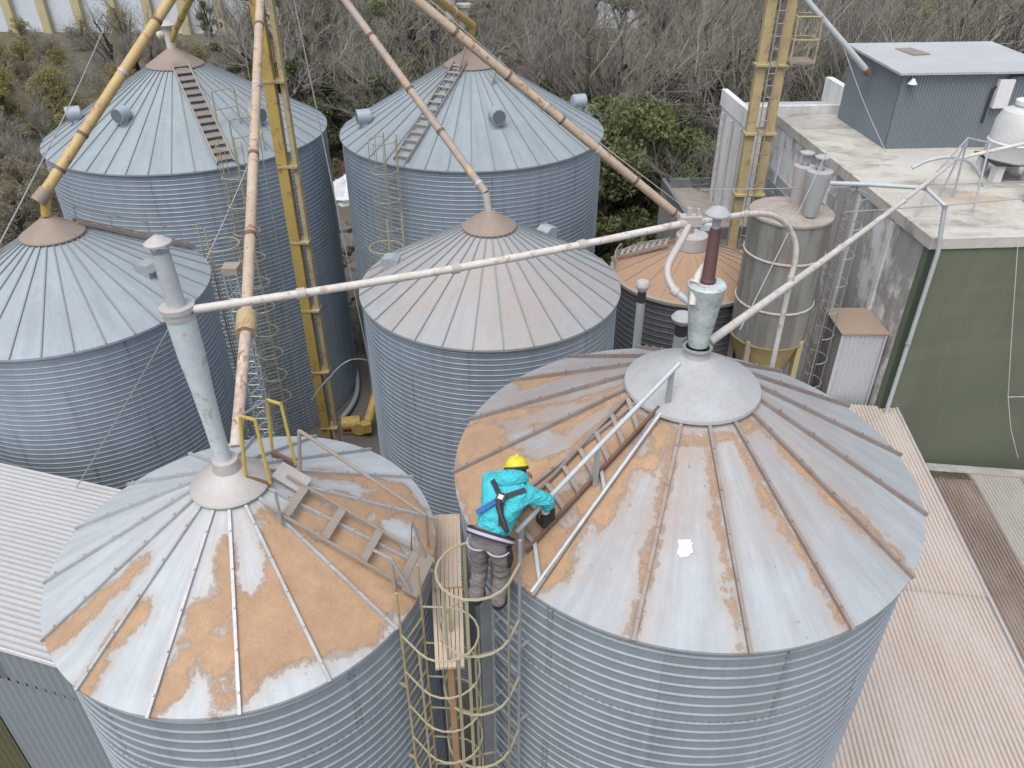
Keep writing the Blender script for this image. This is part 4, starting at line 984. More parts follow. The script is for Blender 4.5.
# ------------------------------------------------------------------ sheds
ed=Vector((.95,7.75,0)).normalized(); ew=Vector((ed.y,-ed.x,0))
r0=Vector((9.56,16.02,5.0)); Ls=15.5
t=thing('corrugated_shed','low shed with a white corrugated roof right of the near right silo','shed',(7,8,0))
for i,(a,b) in enumerate(((0,6.1),(6.02,15.5))):
    m=MB(); W=4.95
    m.sheet(r0-ed*b-ew*W+Vector((0,0,.022*(1-i))),ed*(b-a),ew*W,.082,.012,(0,0,1),3); m.build('roof',M['roof_white'],t)
m=MB(); m.bar(r0+Vector((0,0,.025)),r0-ed*Ls+Vector((0,0,.025)),.05,.03); m.build('ridge_trim',M['roof_left'],t)
m=MB(); m.bar(r0-ew*.1+Vector((0,0,-2.52)),r0-ew*.1-ed*Ls+Vector((0,0,-2.52)),.1,4.94); m.build('wall',M['conc_grey'],t)
t=thing('corrugated_shed','lower shed with a dirty brown corrugated roof below the green wall','shed',(13,10,0))
zr=3.4; q0=r0.copy(); q0.z=zr; q0+=ew*.06-ed*.12
for (a,b,mat,nm) in ((0,2.05,M['roof_brown'],'roof'),(2.05,3.2,M['roof_fibre'],'rooflight'),(3.2,9.5,M['roof_brown'],'roof')):
    m=MB(); m.sheet(q0+ew*a-ed*12+Vector((0,0,.006 if nm=='rooflight' else 0)),ed*11.7,ew*(b-a),.082,.014,(0,0,1),4); m.build(nm,mat,t)
m=MB(); m.box(q0+ew*4.7-ed*.15+Vector((0,0,-.02)),(9.5,.3,.14),math.atan2(ew.y,ew.x)); m.build('gutter',M['conc_grey'],t)
m=MB(); m.box(q0+ew*4.8-ed*6+Vector((0,0,-1.75)),(9.4,11.5,3.2),math.atan2(ew.y,ew.x)); m.build('wall',M['conc_grey'],t)
m=MB()
for i in range(2200):
    a=rnd.random()*1.9+.05; p=q0+ew*a-ed*(.33+abs(rnd.gauss(0,.1)))+Vector((0,0,.02)); s=rnd.uniform(.02,.045); an=rnd.random()*6.28
    m.quad([p,p+Vector((s*math.cos(an),s*math.sin(an),s*.3)),p+Vector((s*.4*math.cos(an+1),s*.4*math.sin(an+1),s*1.6))])
tag(m.build('moss',M['leaf_ochre']),'brown green moss grown along the gutter below the green wall','moss',kind='stuff')

# left shed
la=Vector((-9.04,10.83,7.5)); lb=Vector((-6.59,10.1,7.5)); lx=(lb-la).normalized(); ly=Vector((-lx.y,lx.x,0))
t=thing('corrugated_shed','taller shed with a pale corrugated roof at the left edge','shed',(-9,8.5,0))
W=3.15
for i,(a,b) in enumerate(((-6.5,1.62),(1.55,4.55))):
    m=MB(); m.sheet(la+lx*a-ly*W+Vector((0,0,.012*i)),lx*(b-a),ly*W,.088,.009,(0,0,1),3); m.build('roof',M['roof_left'],t)
m=MB(); m.bar(la+lx*-6.5-ly*(W-.0)+Vector((0,0,-.02)),la+lx*4.55-ly*W+Vector((0,0,-.02)),.03,.07); m.build('eave_trim',M['white'],t)
fo=la-ly*(W-.07)
def wallsheet(a,b,z0,z1,mat,o=0,nm='wall'):
    m=MB(); m.sheet(fo+lx*a+Vector((0,0,z0-7.5))-ly*o,(0,0,z1-z0),lx*(b-a),.16,.014,-ly,trap=True,per=8); m.build(nm,mat,t)
e0=(fo+lx*0).x
sa=lambda u,v: ((atY(u,v,(fo+lx*2).y)-fo).dot(lx))
k1=sa(22,655)
wallsheet(-6.5,k1,6.6,7.42,M['shed_wall_dark']); wallsheet(k1,4.5,6.6,7.42,M['shed_wall'],.004)
k2=sa(20,736)
wallsheet(k2,4.5,0,6.62,M['shed_wall'],.012); wallsheet(-6.5,k2,0,6.62,M['shed_olive'],.03)
m=MB(); m.box(la-ly*.1+lx*(-1.1)+Vector((0,0,-3.8)),(10.7,.1,7.4),math.atan2(lx.y,lx.x)); m.box(la+lx*4.45-ly*1.55+Vector((0,0,-3.8)),(.1,2.9,7.3),math.atan2(lx.y,lx.x)); m.build('back_wall',M['shed_wall_dark'],t)

# ------------------------------------------------------------------ bridge between the near silos
b0=at(447.5,517,10.2); b1=at(447,588,10.2); b2=at(450,668,10.2)
t=thing('plank_bridge','narrow dusty plank walkway wedged between the two near silos','walkway',tuple(b2))
def planks(p0,p1,w0,w1,n,dz,mat):
    d=(p1-p0); e=Vector((d.y,-d.x,0)).normalized()
    m=MB()
    for i in range(n):
        f0=-.5+(i+.5)/n
        m.bar(p0+e*(f0*w0)+Vector((0,0,dz+rnd.uniform(-.006,.006))),p1+e*(f0*w1)+Vector((0,0,dz+rnd.uniform(-.006,.006)))-d*rnd.uniform(0,.02),w0/n*.88,.03)
    return m.build('planks',mat,t)
planks(b1+Vector((0,-.03,0)),b0,.31,.28,7,.03,M['plank']); planks(b2,b1,.27,.32,7,0,M['plank'])
m=MB(); m.bar(b1+Vector((-.18,0,-.03)),b1+Vector((.18,0,-.03)),.05,.04); m.build('cross_beam',M['timber'],t)
pp=b2+Vector((.0,.06,0)); m=MB(); m.bar((pp.x,pp.y,.0),(pp.x,pp.y,10.15),.06,.06); m.build('post',M['timber'],t)
q=Vector((cF[0]+(RF+.02)*math.cos(R_(-149)),cF[1]+(RF+.02)*math.sin(R_(-149)),0))
m=MB(); m.box((q.x,q.y,5.1),(.13,.10,10.2),R_(-149)); solo('wall_duct',m,M['steel'],'grey upright square duct beside the caged ladder under the worker','duct',org=Vector((q.x,q.y,0)))
q=Vector((cE[0]+(RE+.03)*math.cos(R_(3)),cE[1]+(RE+.03)*math.sin(R_(3)),0))
m=MB(); m.box((q.x,q.y,5.1),(.10,.13,10.2),R_(3)); solo('wall_duct',m,M['steel'],'grey upright square duct on the near left silo wall, beside the plank walkway','duct',org=Vector((q.x,q.y,0)))

# ------------------------------------------------------------------ ground clutter between the silos
gp=at(362,330,0); m=MB()
for i in range(5000):
    p=Vector((gp.x+rnd.uniform(-1.3,1.3),gp.y+rnd.uniform(-2,2),.006)); s=rnd.uniform(.04,.12); an=rnd.random()*6.28
    m.quad([p,p+Vector((.02*math.cos(an),.02*math.sin(an),0)),p+Vector((rnd.uniform(-.05,.05),rnd.uniform(-.05,.05),s))])
tag(m.build('grass',M['grass']),'short grass patch between the back silos','grass',kind='stuff')
def blob(c,r,seed,mat,nu=18,nv=9,rough=.25):
    m=MB(); m.sphere(c,r,nu,nv,0,-.25,1)
    for i,p in enumerate(m.v):
        n_=mnoise.noise(Vector(p)*1.3+Vector((seed,0,0)))+.55*mnoise.noise(Vector(p)*3.7+Vector((seed,5,0))); m.v[i]=Vector(c)+(p-Vector(c))*(1+rough*n_*1.6)
    return m
p=at(331,178,0); solo('soil_heap',blob((p.x,p.y+1,0),(2.2,1.8,1.1),1,0),M['soil'],'reddish soil heap behind the gap between the two large silos','heap')
p=at(348,196,0); solo('tarp_cover',blob((p.x,p.y,0),(1.7,1.6,.9),5,0,24,12,.3),M['tarp'],'crumpled white tarp over a heap between the two large silos','tarp')
rub=[]
for i,(u,v,r) in enumerate(((340,232,.9),(352,250,1.0),(338,262,.8),(350,282,.7),(362,268,.6),(345,300,.5))):
    p=at(u,v,0); solo('boulder',blob((p.x,p.y,0),(r,r*.8,r*.6),i*3+11,0,26,14,.42),M['stone'],'dark grey boulder in the rubble between the two large silos','boulder','boulders between the two large silos')
# yellow machine at the foot of the tower
p=at(372,436,0); t=thing('auger_boot','yellow auger machine lying on the ground by the tower foot','machine',tuple(p))
m=MB(); m.tube([p+Vector((-.1,.2,.5)),p+Vector((.3,1.2,1.6))],.16,12); m.build('tube',M['yellow'],t)
m=MB(); m.box(p+Vector((-.15,0,.4)),(.3,.3,.34),.3); m.build('housing',M['yellow'],t)
m=MB(); m.tube([p+Vector((-.42,-.05,.3)),p+Vector((-.42,.1,.3))],.24,18); m.build('pulley',M['yellow'],t)
p=at(352,432,0); t=thing('motor','small rusty yellow motor on the yard beside the yellow auger','motor',tuple(p))
m=MB(); m.tube([p+Vector((-.3,0,.35)),p+Vector((.3,.1,.35))],.24,16); m.build('casing',M['yellow'],t)
m=MB(); m.box(p+Vector((0,0,.06)),(.6,.4,.1)); m.build('base',M['rust'],t)
m=MB(); hs=[at(u,v,.15) for u,v in ((352,362),(357,375),(357,392),(352,405),(342,418))]; m.tube(smooth(hs),.09,10); solo('hose',m,M['steel'],'thick grey hose curving over the yard beside the far left silo','hose')

# ------------------------------------------------------------------ wires
def wire(label,pts,r=.009,sag=.15,n=14,mat=None):
    m=MB(); P=[Vector(p) for p in pts]; out=[]
    for i in range(len(P)-1):
        for k in range(n): out.append(P[i].lerp(P[i+1],k/n)-Vector((0,0,sag*math.sin(PI*k/n))))
    out.append(P[-1]); m.tube(out,r,5); solo('guy_wire',m,mat or M['wire'],label,'wire')
wire('thin wire from the elevator head down past the centre silo to the yard',[H+Vector((.2,-.3,-.2)),at(398,500,1.0)],.014,.1)
wire('thin wire crossing the wall of the left edge silo to the pale shed roof',[atY(168,330,9.0),at(76,488,7.55)],.010,.02)
wire('long thin wire at the upper left from the trees to the left edge silo',[atY(104,28,30),atY(-10,262,13)],.018,.1)
wire('thin wire from the tower to the foot of the left edge silo roof',[atY(262,130,17),atY(205,262,14.2)],.010,.05)
wire('thin stay wire behind the longest tan spout above the back row',[H+Vector((.3,0,.6)),topG+Vector((0,.1,.5))],.013,.25)
wire('thin cable strung across the flat roof to the right edge',[atY(700,190,15.5),atY(1040,181,18)],.012,.02)
wire('thin cable strung low over the front of the flat roof',[atY(845,212,15.6),atY(1040,197,17)],.012,.02)
wire('thin cable from the rooftop house down onto the flat roof',[atY(842,42,24),at(886,152,9.52)],.012,.1)
wire('tangle of pale wire at the tower foot behind the near left silo',[atY(312,400,16.5),atY(332,375,16.8),atY(350,360,17),atY(372,362,17.5)],.016,-.06)
wire('thin stay wire from the hopper tank to the near right silo',[atY(828,150,15.6),atY(740,330,12)],.011,.05)

# ------------------------------------------------------------------ worker
def skin_mesh(name,verts,edges,sub=2):
    """verts: list of (pos, rx, ry)"""
    me=bpy.data.meshes.new(name); me.from_pydata([tuple(v[0]) for v in verts],edges,[]); o=bpy.data.objects.new(name,me); col.objects.link(o)
    md=o.modifiers.new('s','SKIN'); 
    for i,v in enumerate(verts):
        d=me.skin_vertices[0].data[i]; d.radius=(v[1],v[2]); d.use_root=(i==0)
    md.use_smooth_shade=True
    if sub: sb=o.modifiers.new('u','SUBSURF'); sb.levels=sub; sb.render_levels=sub
    dg=bpy.context.evaluated_depsgraph_get(); ev=o.evaluated_get(dg); nm=bpy.data.meshes.new_from_object(ev)
    bpy.data.objects.remove(o); return nm
wp=Vector((cF[0]+2.70*math.cos(R_(-140.5)),cF[1]+2.70*math.sin(R_(-140.5)),10.46))   # feet
fd=Vector((.40,.92,0)).normalized(); rt=Vector((fd.y,-fd.x,0))                     # facing the roof
def W(r,f,z): return wp+rt*r+fd*f+Vector((0,0,z))
J_={ 'pel':W(.02,.0,.88),'waist':W(.03,.09,1.02),'chest':W(.04,.27,1.20),'neck':W(.055,.44,1.27),'head':W(.05,.50,1.285),
 'hipR':W(.11,.01,.88),'kneeR':W(.12,.06,.48),'ankR':W(.10,-.02,.09),'toeR':W(.12,.17,.05),
 'hipL':W(-.08,.01,.88),'kneeL':W(-.10,.05,.48),'ankL':W(-.11,-.05,.09),'toeL':W(-.12,.14,.05),
 'shR':W(.235,.37,1.22),'elR':W(.42,.47,1.10),'wrR':W(.35,.52,.92),'haR':W(.32,.56,.86),
 'shL':W(-.135,.38,1.22),'elL':W(-.22,.55,1.12),'wrL':W(-.05,.72,1.06),'haL':W(.02,.78,1.05)}
def sk(spec,ed):
    names=[s[0] for s in spec]; return [(J_[s[0]] if isinstance(s[0],str) else s[0],s[1],s[2]) for s in spec],[(names.index(a),names.index(b)) for a,b in ed]
person=thing('person','worker in a cyan hooded jacket and yellow helmet leaning over the roof edge','person',tuple(wp))
ORG[person.name]=wp
def attach(name,me,mat,parent,smooth_=True):
    me.transform(Matrix.Translation(-wp)); me.materials.clear(); me.materials.append(mat)
    for p in me.polygons: p.use_smooth=smooth_
    o=bpy.data.objects.new(name,me); col.objects.link(o); o.parent=parent; ORG[o.name]=wp; return o
spec=[('pel',.13,.11),('waist',.11,.09),('chest',.115,.085),('neck',.055,.055),('head',.06,.06),('hipR',.085,.085),('kneeR',.058,.058),('ankR',.042,.042),('toeR',.035,.03),
 ('hipL',.085,.085),('kneeL',.058,.058),('ankL',.042,.042),('toeL',.035,.03),('shR',.05,.05),('elR',.042,.045),('wrR',.03,.03),('haR',.036,.02),('shL',.05,.05),('elL',.042,.045),('wrL',.03,.03),('haL',.036,.02)]
ed=[('pel','waist'),('waist','chest'),('chest','neck'),('neck','head'),('pel','hipR'),('hipR','kneeR'),('kneeR','ankR'),('ankR','toeR'),('pel','hipL'),('hipL','kneeL'),('kneeL','ankL'),('ankL','toeL'),
 ('chest','shR'),('shR','elR'),('elR','wrR'),('wrR','haR'),('chest','shL'),('shL','elL'),('elL','wrL'),('wrL','haL')]
v,e=sk(spec,ed)
for hand,wr,sg in (('haR','wrR',1),('haL','wrL',-1)):
    hd=(J_[hand]-J_[wr]).normalized(); sd=hd.cross(Vector((0,0,1)) if abs(hd.z)<.8 else fd).normalized(); cu=sd.cross(hd)
    bi=[s[0] for s in spec].index(hand)
    for k,(off,L) in enumerate(((-.028,.062),(-.010,.072),(.010,.068),(.028,.052))):
        p1=J_[hand]+sd*off+hd*.045; p2=p1+hd*L*.5-cu*.012; p3=p2+hd*L*.25-cu*.03
        n0=len(v); v+= [(p1,.0095,.0095),(p2,.0088,.0088),(p3,.007,.007)]; e+= [(bi,n0),(n0,n0+1),(n0+1,n0+2)]
    p1=J_[hand]+sd*(.045*sg)-hd*.005; p2=p1+hd*.035+sd*(.008*sg)-cu*.02; n0=len(v); v+=[(p1,.011,.011),(p2,.009,.009)]; e+=[(bi,n0),(n0,n0+1)]
bm_=skin_mesh('body',v,e,1)
# head with face joined into the body mesh
hm=MB(); hc=J_['head']+fd*.05+Vector((0,0,.01)); hrot=Matrix((rt,fd,Vector((0,0,1)))).transposed()@Matrix.Rotation(R_(30),3,'Z')@Matrix.Rotation(R_(-38),3,'X')
hm.sphere(hc,(.078,.098,.118),20,14,0,-1,1,hrot)
hm.sphere(hc+hrot@Vector((0,.094,-.01)),(.013,.016,.022),8,6,0,-1,1,hrot)
for sx in (-1,1): hm.sphere(hc+hrot@Vector((.08*sx,-.005,-.005)),(.012,.022,.034),8,6,0,-1,1,hrot)
hm.sphere(hc+hrot@Vector((0,.088,-.055)),(.026,.012,.008),8,5,0,-1,1,hrot)
import bmesh
b=bmesh.new(); b.from_mesh(bm_); b.from_mesh(hm.mesh('h',M['skin'])); b.to_mesh(bm_); b.free()
body=attach('body',bm_,M['skin'],person)
for sx in (-1,1):
    q=MB(); q.sphere(hc+hrot@Vector((.033*sx,.088,.012)),.013,8,6); q.build('eye',M['white'],body)
# trousers, jacket
v,e=sk([('pel',.165,.135),('waist',.15,.12),('hipR',.108,.108),('kneeR',.083,.083),('ankR',.080,.080),('hipL',.108,.108),('kneeL',.083,.083),('ankL',.080,.080)],
  [('pel','waist'),('pel','hipR'),('hipR','kneeR'),('kneeR','ankR'),('pel','hipL'),('hipL','kneeL'),('kneeL','ankL')])
tr=skin_mesh('trousers',v,e,3)
for q in tr.vertices: q.co=q.co+q.normal*(mnoise.noise(Vector((q.co.x*9,q.co.y*9,q.co.z*16)))*.013)
attach('trousers',tr,M['trouser'],person)
jm=lambda a,b,k: J_[a].lerp(J_[b],k)
J_['j1']=jm('waist','chest',.45); J_['fR']=jm('elR','wrR',.85); J_['fL']=jm('elL','wrL',.85); J_['hem']=jm('waist','pel',.95)
v,e=sk([('chest',.195,.145),('j1',.180,.14),('hem',.178,.15),('neck',.095,.09),('shR',.085,.085),('elR',.064,.064),('fR',.045,.045),('shL',.085,.085),('elL',.064,.064),('fL',.05,.05)],
  [('chest','j1'),('j1','hem'),('chest','neck'),('chest','shR'),('shR','elR'),('elR','fR'),('chest','shL'),('shL','elL'),('elL','fL')])
jk=skin_mesh('jacket',v,e,3)
for q in jk.vertices:
    w_=mnoise.noise(Vector((q.co.x*6+q.co.z*5,q.co.y*6,q.co.z*17)))+.4*mnoise.noise(Vector(q.co)*24); q.co=q.co+q.normal*(w_*.024)
attach('jacket',jk,M['cyan'],person)
h=MB(); nb=J_['neck']-fd*.03+Vector((0,0,.02)); h.sphere(nb,(.165,.12,.095),18,10,0,-1,1,hrot); h.build('hood',M['cyan'],person)
h=MB(); h.sphere(hc+hrot@Vector((0,-.012,.0)),(.086,.098,.115),18,10,0,-.55,.35,hrot); h.build('hair',M['hair'],person)
h=MB(); h.sphere(hc+hrot@Vector((0,.0,.035)),(.104,.122,.10),24,10,0,.0,1,hrot)
ring=[hc+hrot@Vector(((.113)*math.cos(a),.135*math.sin(a)+.012,.036)) for a in [2*PI*k/28 for k in range(29)]]; h.tube(ring,.009,6); h.bar(hc+hrot@Vector((0,-.10,.125)),hc+hrot@Vector((0,.09,.125)),.02,.035,hrot@Vector((0,0,1)))
he=h.build('helmet',M['helmet'],person)
h=MB(); ring=[hc+hrot@Vector((.10*math.cos(a),.118*math.sin(a),.012)) for a in [2*PI*k/24 for k in range(25)]]; h.tube(ring,.016,6); h.build('headband',M['black'],he)
# harness: pad, straps, lanyard, belt
bn=(J_['chest']-J_['waist']).normalized(); bk=rt.cross(bn).normalized()
if bk.dot(fd)>0: bk=-bk
def back(r,k,o=.17): return J_['waist'].lerp(J_['neck'],k)+rt*r+bk*o
hs=MB()
hs.bar(back(-.13,.86,.12),back(.03,.55,.185),.045,.012,bk); hs.bar(back(.19,.86,.12),back(.03,.55,.185),.045,.012,bk); hs.bar(back(.03,.55,.185),back(.12,.0,.165),.045,.012,bk)
hn=hs.build('harness',M['navy'],person)
q=MB(); q.bar(back(.03,.55,.18),back(-.14,.12,.155),.045,.012,bk); q.build('strap',M['blueweb'],hn)
q=MB(); q.bar(back(.03,.46,.195),back(.03,.66,.185),.085,.02,bk); q.build('back_pad',M['black'],hn)
q=MB(); q.bar(back(.03,.52,.21),back(.03,.61,.20),.045,.012,bk); q.build('ring_plate',M['white'],hn)
q=MB(); q.tube([back(.03,.50,.21),back(.05,.36,.215),back(.10,.2,.20),back(.15,.05,.18),back(.19,-.08,.14)],[.018,.026,.024,.026,.02],10); q.build('lanyard',M['black'],hn)
def ellring(c,ax,bx,rx,ry,r,mat,nm,par,n=30):
    q=MB(); q.tube([c+ax*(rx*math.cos(2*PI*k/n))+bx*(ry*math.sin(2*PI*k/n)) for k in range(n+1)],r,8); return q.build(nm,mat,par)
bx=bk
c0=jm('waist','pel',.7)
bl=ellring(c0,rt,bx,.192,.165,.034,M['lilac'],'belt',person); ellring(c0+bn*.03,rt,bx,.212,.184,.014,M['navy'],'webbing',bl); ellring(c0-bn*.015,rt,bx,.212,.184,.014,M['navy'],'webbing',bl)
for a in ('hipR','hipL'): ellring(J_[a]-Vector((0,0,.05)),rt,fd,.108,.110,.009,M['lilac'],'leg_loop',bl)
q=MB(); q.tube([J_['hipR']+rt*.10,J_['hipR']+rt*.12-Vector((0,0,.12)),J_['hipR']+rt*.10-Vector((0,0,.24))],.024,8); q.build('tool_pouch',M['black'],bl)
for a,b_ in (('ankR','toeR'),('ankL','toeL')):
    q=skin_mesh('boot',[(J_[a]+Vector((0,0,.06)),.06,.06),(J_[a]-Vector((0,0,.02)),.058,.055),(J_[b_],.05,.045)],[(0,1),(1,2)]); attach('boot',q,M['black'],person)
for a in ('haR','haL'):
    q=MB(); w_=J_['wr'+a[-1]]; d=(J_[a]-w_).normalized(); q.tube([w_-d*.05,w_+d*.005],[.038,.036],12); q.build('glove_cuff',M['plank'],person)
q=MB(); bb=W(.32,.62,.72); q.box(bb+Vector((0,0,.06)),(.13,.12,.2),.6); q.tube(smooth([bb+Vector((-.05,0,.15)),bb+Vector((-.04,0,.22)),bb+Vector((.04,0,.22)),bb+Vector((.05,0,.15))]),.01,6); q=solo('tool_bag',q,M['black'],'black tool bag on the roof edge below the hands of the worker','bag')

# ------------------------------------------------------------------ vegetation
def grow(mt,mc,p,d,L,r,lvl,maxl,rg,spread,up=.25,twr=.0085):
    seg=3 if lvl<2 else 2; pts=[p]; dd=d.copy()
    for i in range(seg):
        dd=(dd+Vector((rg.gauss(0,.16),rg.gauss(0,.16),rg.gauss(0,.1)+up*.25))).normalized(); pts.append(pts[-1]+dd*(L/seg))
    r1=r*.55
    tgt=mt if lvl<2 else mc
    rs=[r+(r1-r)*i/seg for i in range(seg+1)]
    if lvl>=maxl: rs[-1]=.003
    tgt.tube(pts,rs,7 if lvl==0 else 5 if lvl<2 else 3,0,False)
    if lvl>=maxl: return
    n=[6,5,5,6,4][min(lvl,4)]+rg.randint(-1,1)
    for i in range(n):
        k=.35+.65*(i+rg.random())/n if lvl else .45+.55*(i+.6)/n
        q=pts[0]; f=k*seg; j=min(int(f),seg-1); q=pts[j].lerp(pts[j+1],f-j)
        ax=Vector((rg.gauss(0,1),rg.gauss(0,1),rg.gauss(0,.4))); ax=(ax-dd*ax.dot(dd)).normalized()
        nd=(dd*rg.uniform(.5,1.0)+ax*spread*rg.uniform(.7,1.2)+Vector((0,0,up))).normalized()
        grow(mt,mc,q,nd,L*rg.uniform(.52,.74),max(twr*(.7 if lvl>=2 else 1),r1*rg.uniform(.55,.8)),lvl+1,maxl,rg,spread,up,twr)
def bare_proto(seed,h,spread=.75,maxl=4,mat='twig',name='bare_tree',up=.25):
    rg=random.Random(seed); mt,mc=MB(),MB()
    grow(mt,mc,Vector((0,0,-.1)),Vector((rg.gauss(0,.08),rg.gauss(0,.08),1)).normalized(),h*.42,.025*h,0,maxl,rg,spread,up)
    return mt,mc,mat
def leaf_cloud(mc,cents,n,size,rg,flat=.0):
    for _ in range(n):
        c,r=rg.choice(cents); 
        while True:
            q=Vector((rg.uniform(-1,1),rg.uniform(-1,1),rg.uniform(-1,1)))
            if q.length<=1: break
        q=q.normalized()*(q.length**.45)
        p=c+Vector((q.x*r,q.y*r,q.z*r*.85)); s=size*rg.uniform(.6,1.4)
        a=Vector((rg.gauss(0,1),rg.gauss(0,1),rg.gauss(0,1))).normalized(); b_=a.orthogonal().normalized(); b_=Matrix.Rotation(rg.random()*6.28,3,a)@b_; c_=a.cross(b_)
        mc.quad([p-b_*s*.5,p+c_*s*.28,p+b_*s*.6,p-c_*s*.3])
def leafy_proto(seed,h,rad,n,size,low=.15,ncl=26):
    rg=random.Random(seed); mt,mc=MB(),MB(); cents=[]
    mt.tube([(0,0,-.1),(rg.gauss(0,.1),rg.gauss(0,.1),h*.4),(rg.gauss(0,.2),rg.gauss(0,.2),h*.8)],[.022*h,.016*h,.006*h],7,0,False)
    for i in range(ncl):
        k=rg.random(); z=h*(low+(1-low)*k*.92); w=rad*math.sin(PI*min(.97,max(.12,.22+.72*k)))**.8
        a=rg.random()*6.28; rr=w*math.sqrt(rg.random())*.95
        c=Vector((rr*math.cos(a),rr*math.sin(a),z)); cents.append((c,rad*rg.uniform(.14,.36)))
        mt.tube([(0,0,max(.2,z*.55)),tuple(c*.6+Vector((0,0,z*.32))),tuple(c)],[.008*h,.005*h,.002*h],4,0,False)
    leaf_cloud(mc,cents,n,size,rg); return mt,mc
PROT={}
def register(key,name,mt,mc,leafm,barkm=None,ivy=None,ivym=None):
    PROT[key]=(name,mt.mesh('trunk',barkm or M['bark']),mc.mesh('crown',leafm),ivy.mesh('ivy',ivym) if ivy else None)
for i in range(6):
    a_,b_=bare_proto(40+i,10.5+.6*i,.62+.05*i)[:2]; iv=None
    if i in (1,3,4):                                     # ivy climbing the trunk and the lower limbs
        iv=MB(); rg_=random.Random(90+i); cs_=[]
        for q in a_.v[::5]:
            if .5<q.z<7.5 and rg_.random()<.35: cs_.append((q,rg_.uniform(.25,.6)))
        leaf_cloud(iv,cs_,3800,.17,rg_)
    register(('bare',i),'bare_tree',a_,b_,M['twig'] if i%2 else M['twig_pale'],None,iv,M['leaf_green'] if i!=3 else M['leaf_pale'])
for i in range(3): register(('scrub',i),'bare_shrub',*bare_proto(80+i,4.2,.9,4,'twig_pale','bare_shrub',.35)[:2],M['twig_pale'],M['twig'])
for i in range(3): register(('green',i),'leafy_tree',*leafy_proto(20+i,7.0+.6*i,2.3,9000,.19,.1,40),M['leaf_green'])
for i in range(2): register(('pale',i),'leafy_tree',*leafy_proto(30+i,8.0,2.0,7000,.17,.1,36),M['leaf_pale'])
for i in range(2): register(('dark',i),'leafy_tree',*leafy_proto(50+i,5.5,2.2,8000,.18,.03,36),M['leaf_dark'])
for i in range(2): register(('yellow',i),'leafy_shrub',*leafy_proto(60+i,4.2,1.8,6500,.11,.08,46),M['leaf_yellow'])
for i in range(2): register(('ochre',i),'leafy_shrub',*leafy_proto(70+i,3.6,1.8,5500,.11,.08,42),M['leaf_ochre'])
LAB={'bare':'grey leafless tree with a fine twiggy crown in the woodland','scrub':'leafless grey tan shrub in the scrub beyond the far left silo','green':'green leafy tree at the near edge of the woodland','pale':'pale grey green leafy tree in the woodland','dark':'dark green bushy tree in the gaps of the woodland','yellow':'yellow leaved shrub growing in the scrub','ochre':'dry tan shrub growing in the scrub'}
GRP={'bare':'bare trees of the woodland','scrub':'bare shrubs of the scrub','green':'green trees of the woodland edge','pale':'pale green trees of the woodland','dark':'dark green trees of the woodland','yellow':'yellow shrubs of the scrub','ochre':'dry shrubs of the scrub'}
def plant(kind,x,y,sc_=1,label=None,i=None,rz=None):
    ks=[k for k in PROT if k[0]==kind]; k=ks[i] if i is not None else rnd.choice(ks); name,tm,cm,im=PROT[k]
    o=bpy.data.objects.new(name,None); col.objects.link(o); o.location=(x,y,0); o.rotation_euler=(0,0,rz if rz is not None else rnd.random()*6.28)
    o.scale=(sc_*rnd.uniform(.92,1.08),sc_*rnd.uniform(.92,1.08),sc_*rnd.uniform(.92,1.1)); tag(o,label or LAB[kind],'shrub' if kind in('scrub','yellow','ochre') else 'tree',None if label else GRP[kind])
    for n_,me in (('trunk',tm),('crown',cm),('ivy',im)):
        if me is None: continue
        c=bpy.data.objects.new(n_,me); col.objects.link(c); c.parent=o
def inview(x,y,z=6):
    Z=y*CP-(z-HC)*SP; u=512+FPX*x/Z; return -90<u<1114
# nearest belts first
for x,y,s in ((3.4,31,1.0),(5.4,32.5,1.05),(2.2,34.5,1.1),(7.4,33.5,.95),(4.3,36.5,1.15),(9.3,36,1.0),(1.2,31.8,.7),(4.6,29.2,.55),(6.4,30.6,.6),(6.9,38.5,1.1)): plant('green',x,y,s)
for x,y,s in ((3.0,33.2,.95),(4.6,34.6,1.05),(6.3,36.0,1.0),(.8,37,1.0)): plant('pale',x,y,s)
for x,y,s in ((-11.2,50,1.0),(-12.6,52,1.1),(-10.0,54,1.1),(8.5,31.5,.8),(-15.5,33,.6),(11,34.5,.8),(-11.5,47.2,.8)): plant('dark',x,y,s)
plant('bare',8.2,32.2,.92,'dark trunked bare tree left of the yellow twin leg tower',2,1.0)
plant('bare',5.6,38.2,1.1,'bare tree with a bent dark limb rising above the green trees',3,2.2)
cnt={}
y=33.0
while y<86:
    x=-.86*y-4
    while x<.86*y+4:
        px=x+rnd.uniform(-1.5,1.5); py=y+rnd.uniform(-1.5,1.5); x+=4.0+(y-33)*.03
        if not inview(px,py): continue
        ratio=px/py
        if -4.2<px<11 and py<37: continue
        if abs(px/py+.25)<.085 and py<46: continue              # the open gap between the big silos
        if px>9 and py<33.5: continue
        if ratio<-.30:
            if py>88: continue
            kd=rnd.choices(['scrub','ochre','yellow','bare'],[.52,.16,.16 if ratio<-.34 and py>42 else .04,.16 if ratio>-.42 else .03])[0]
            plant(kd,px,py,rnd.uniform(.8,1.2) if kd=='scrub' else rnd.uniform(.7,1.0) if kd!='bare' else .6)
        else:
            if ratio>.48 and py>50: kd=rnd.choices(['bare','yellow','pale'],[.4,.4,.2])[0]; plant(kd,px,py,rnd.uniform(1.2,1.6) if kd=='yellow' else 1); continue
            kd=rnd.choices(['bare','green','dark','pale'],[.54,.18,.08,.20] if -.12<ratio<.40 and py<58 else [.76,.09,.05,.10])[0]
            plant(kd,px,py,rnd.uniform(.85,1.25) if kd=='bare' else rnd.uniform(.7,1.05))
    y+=4.3
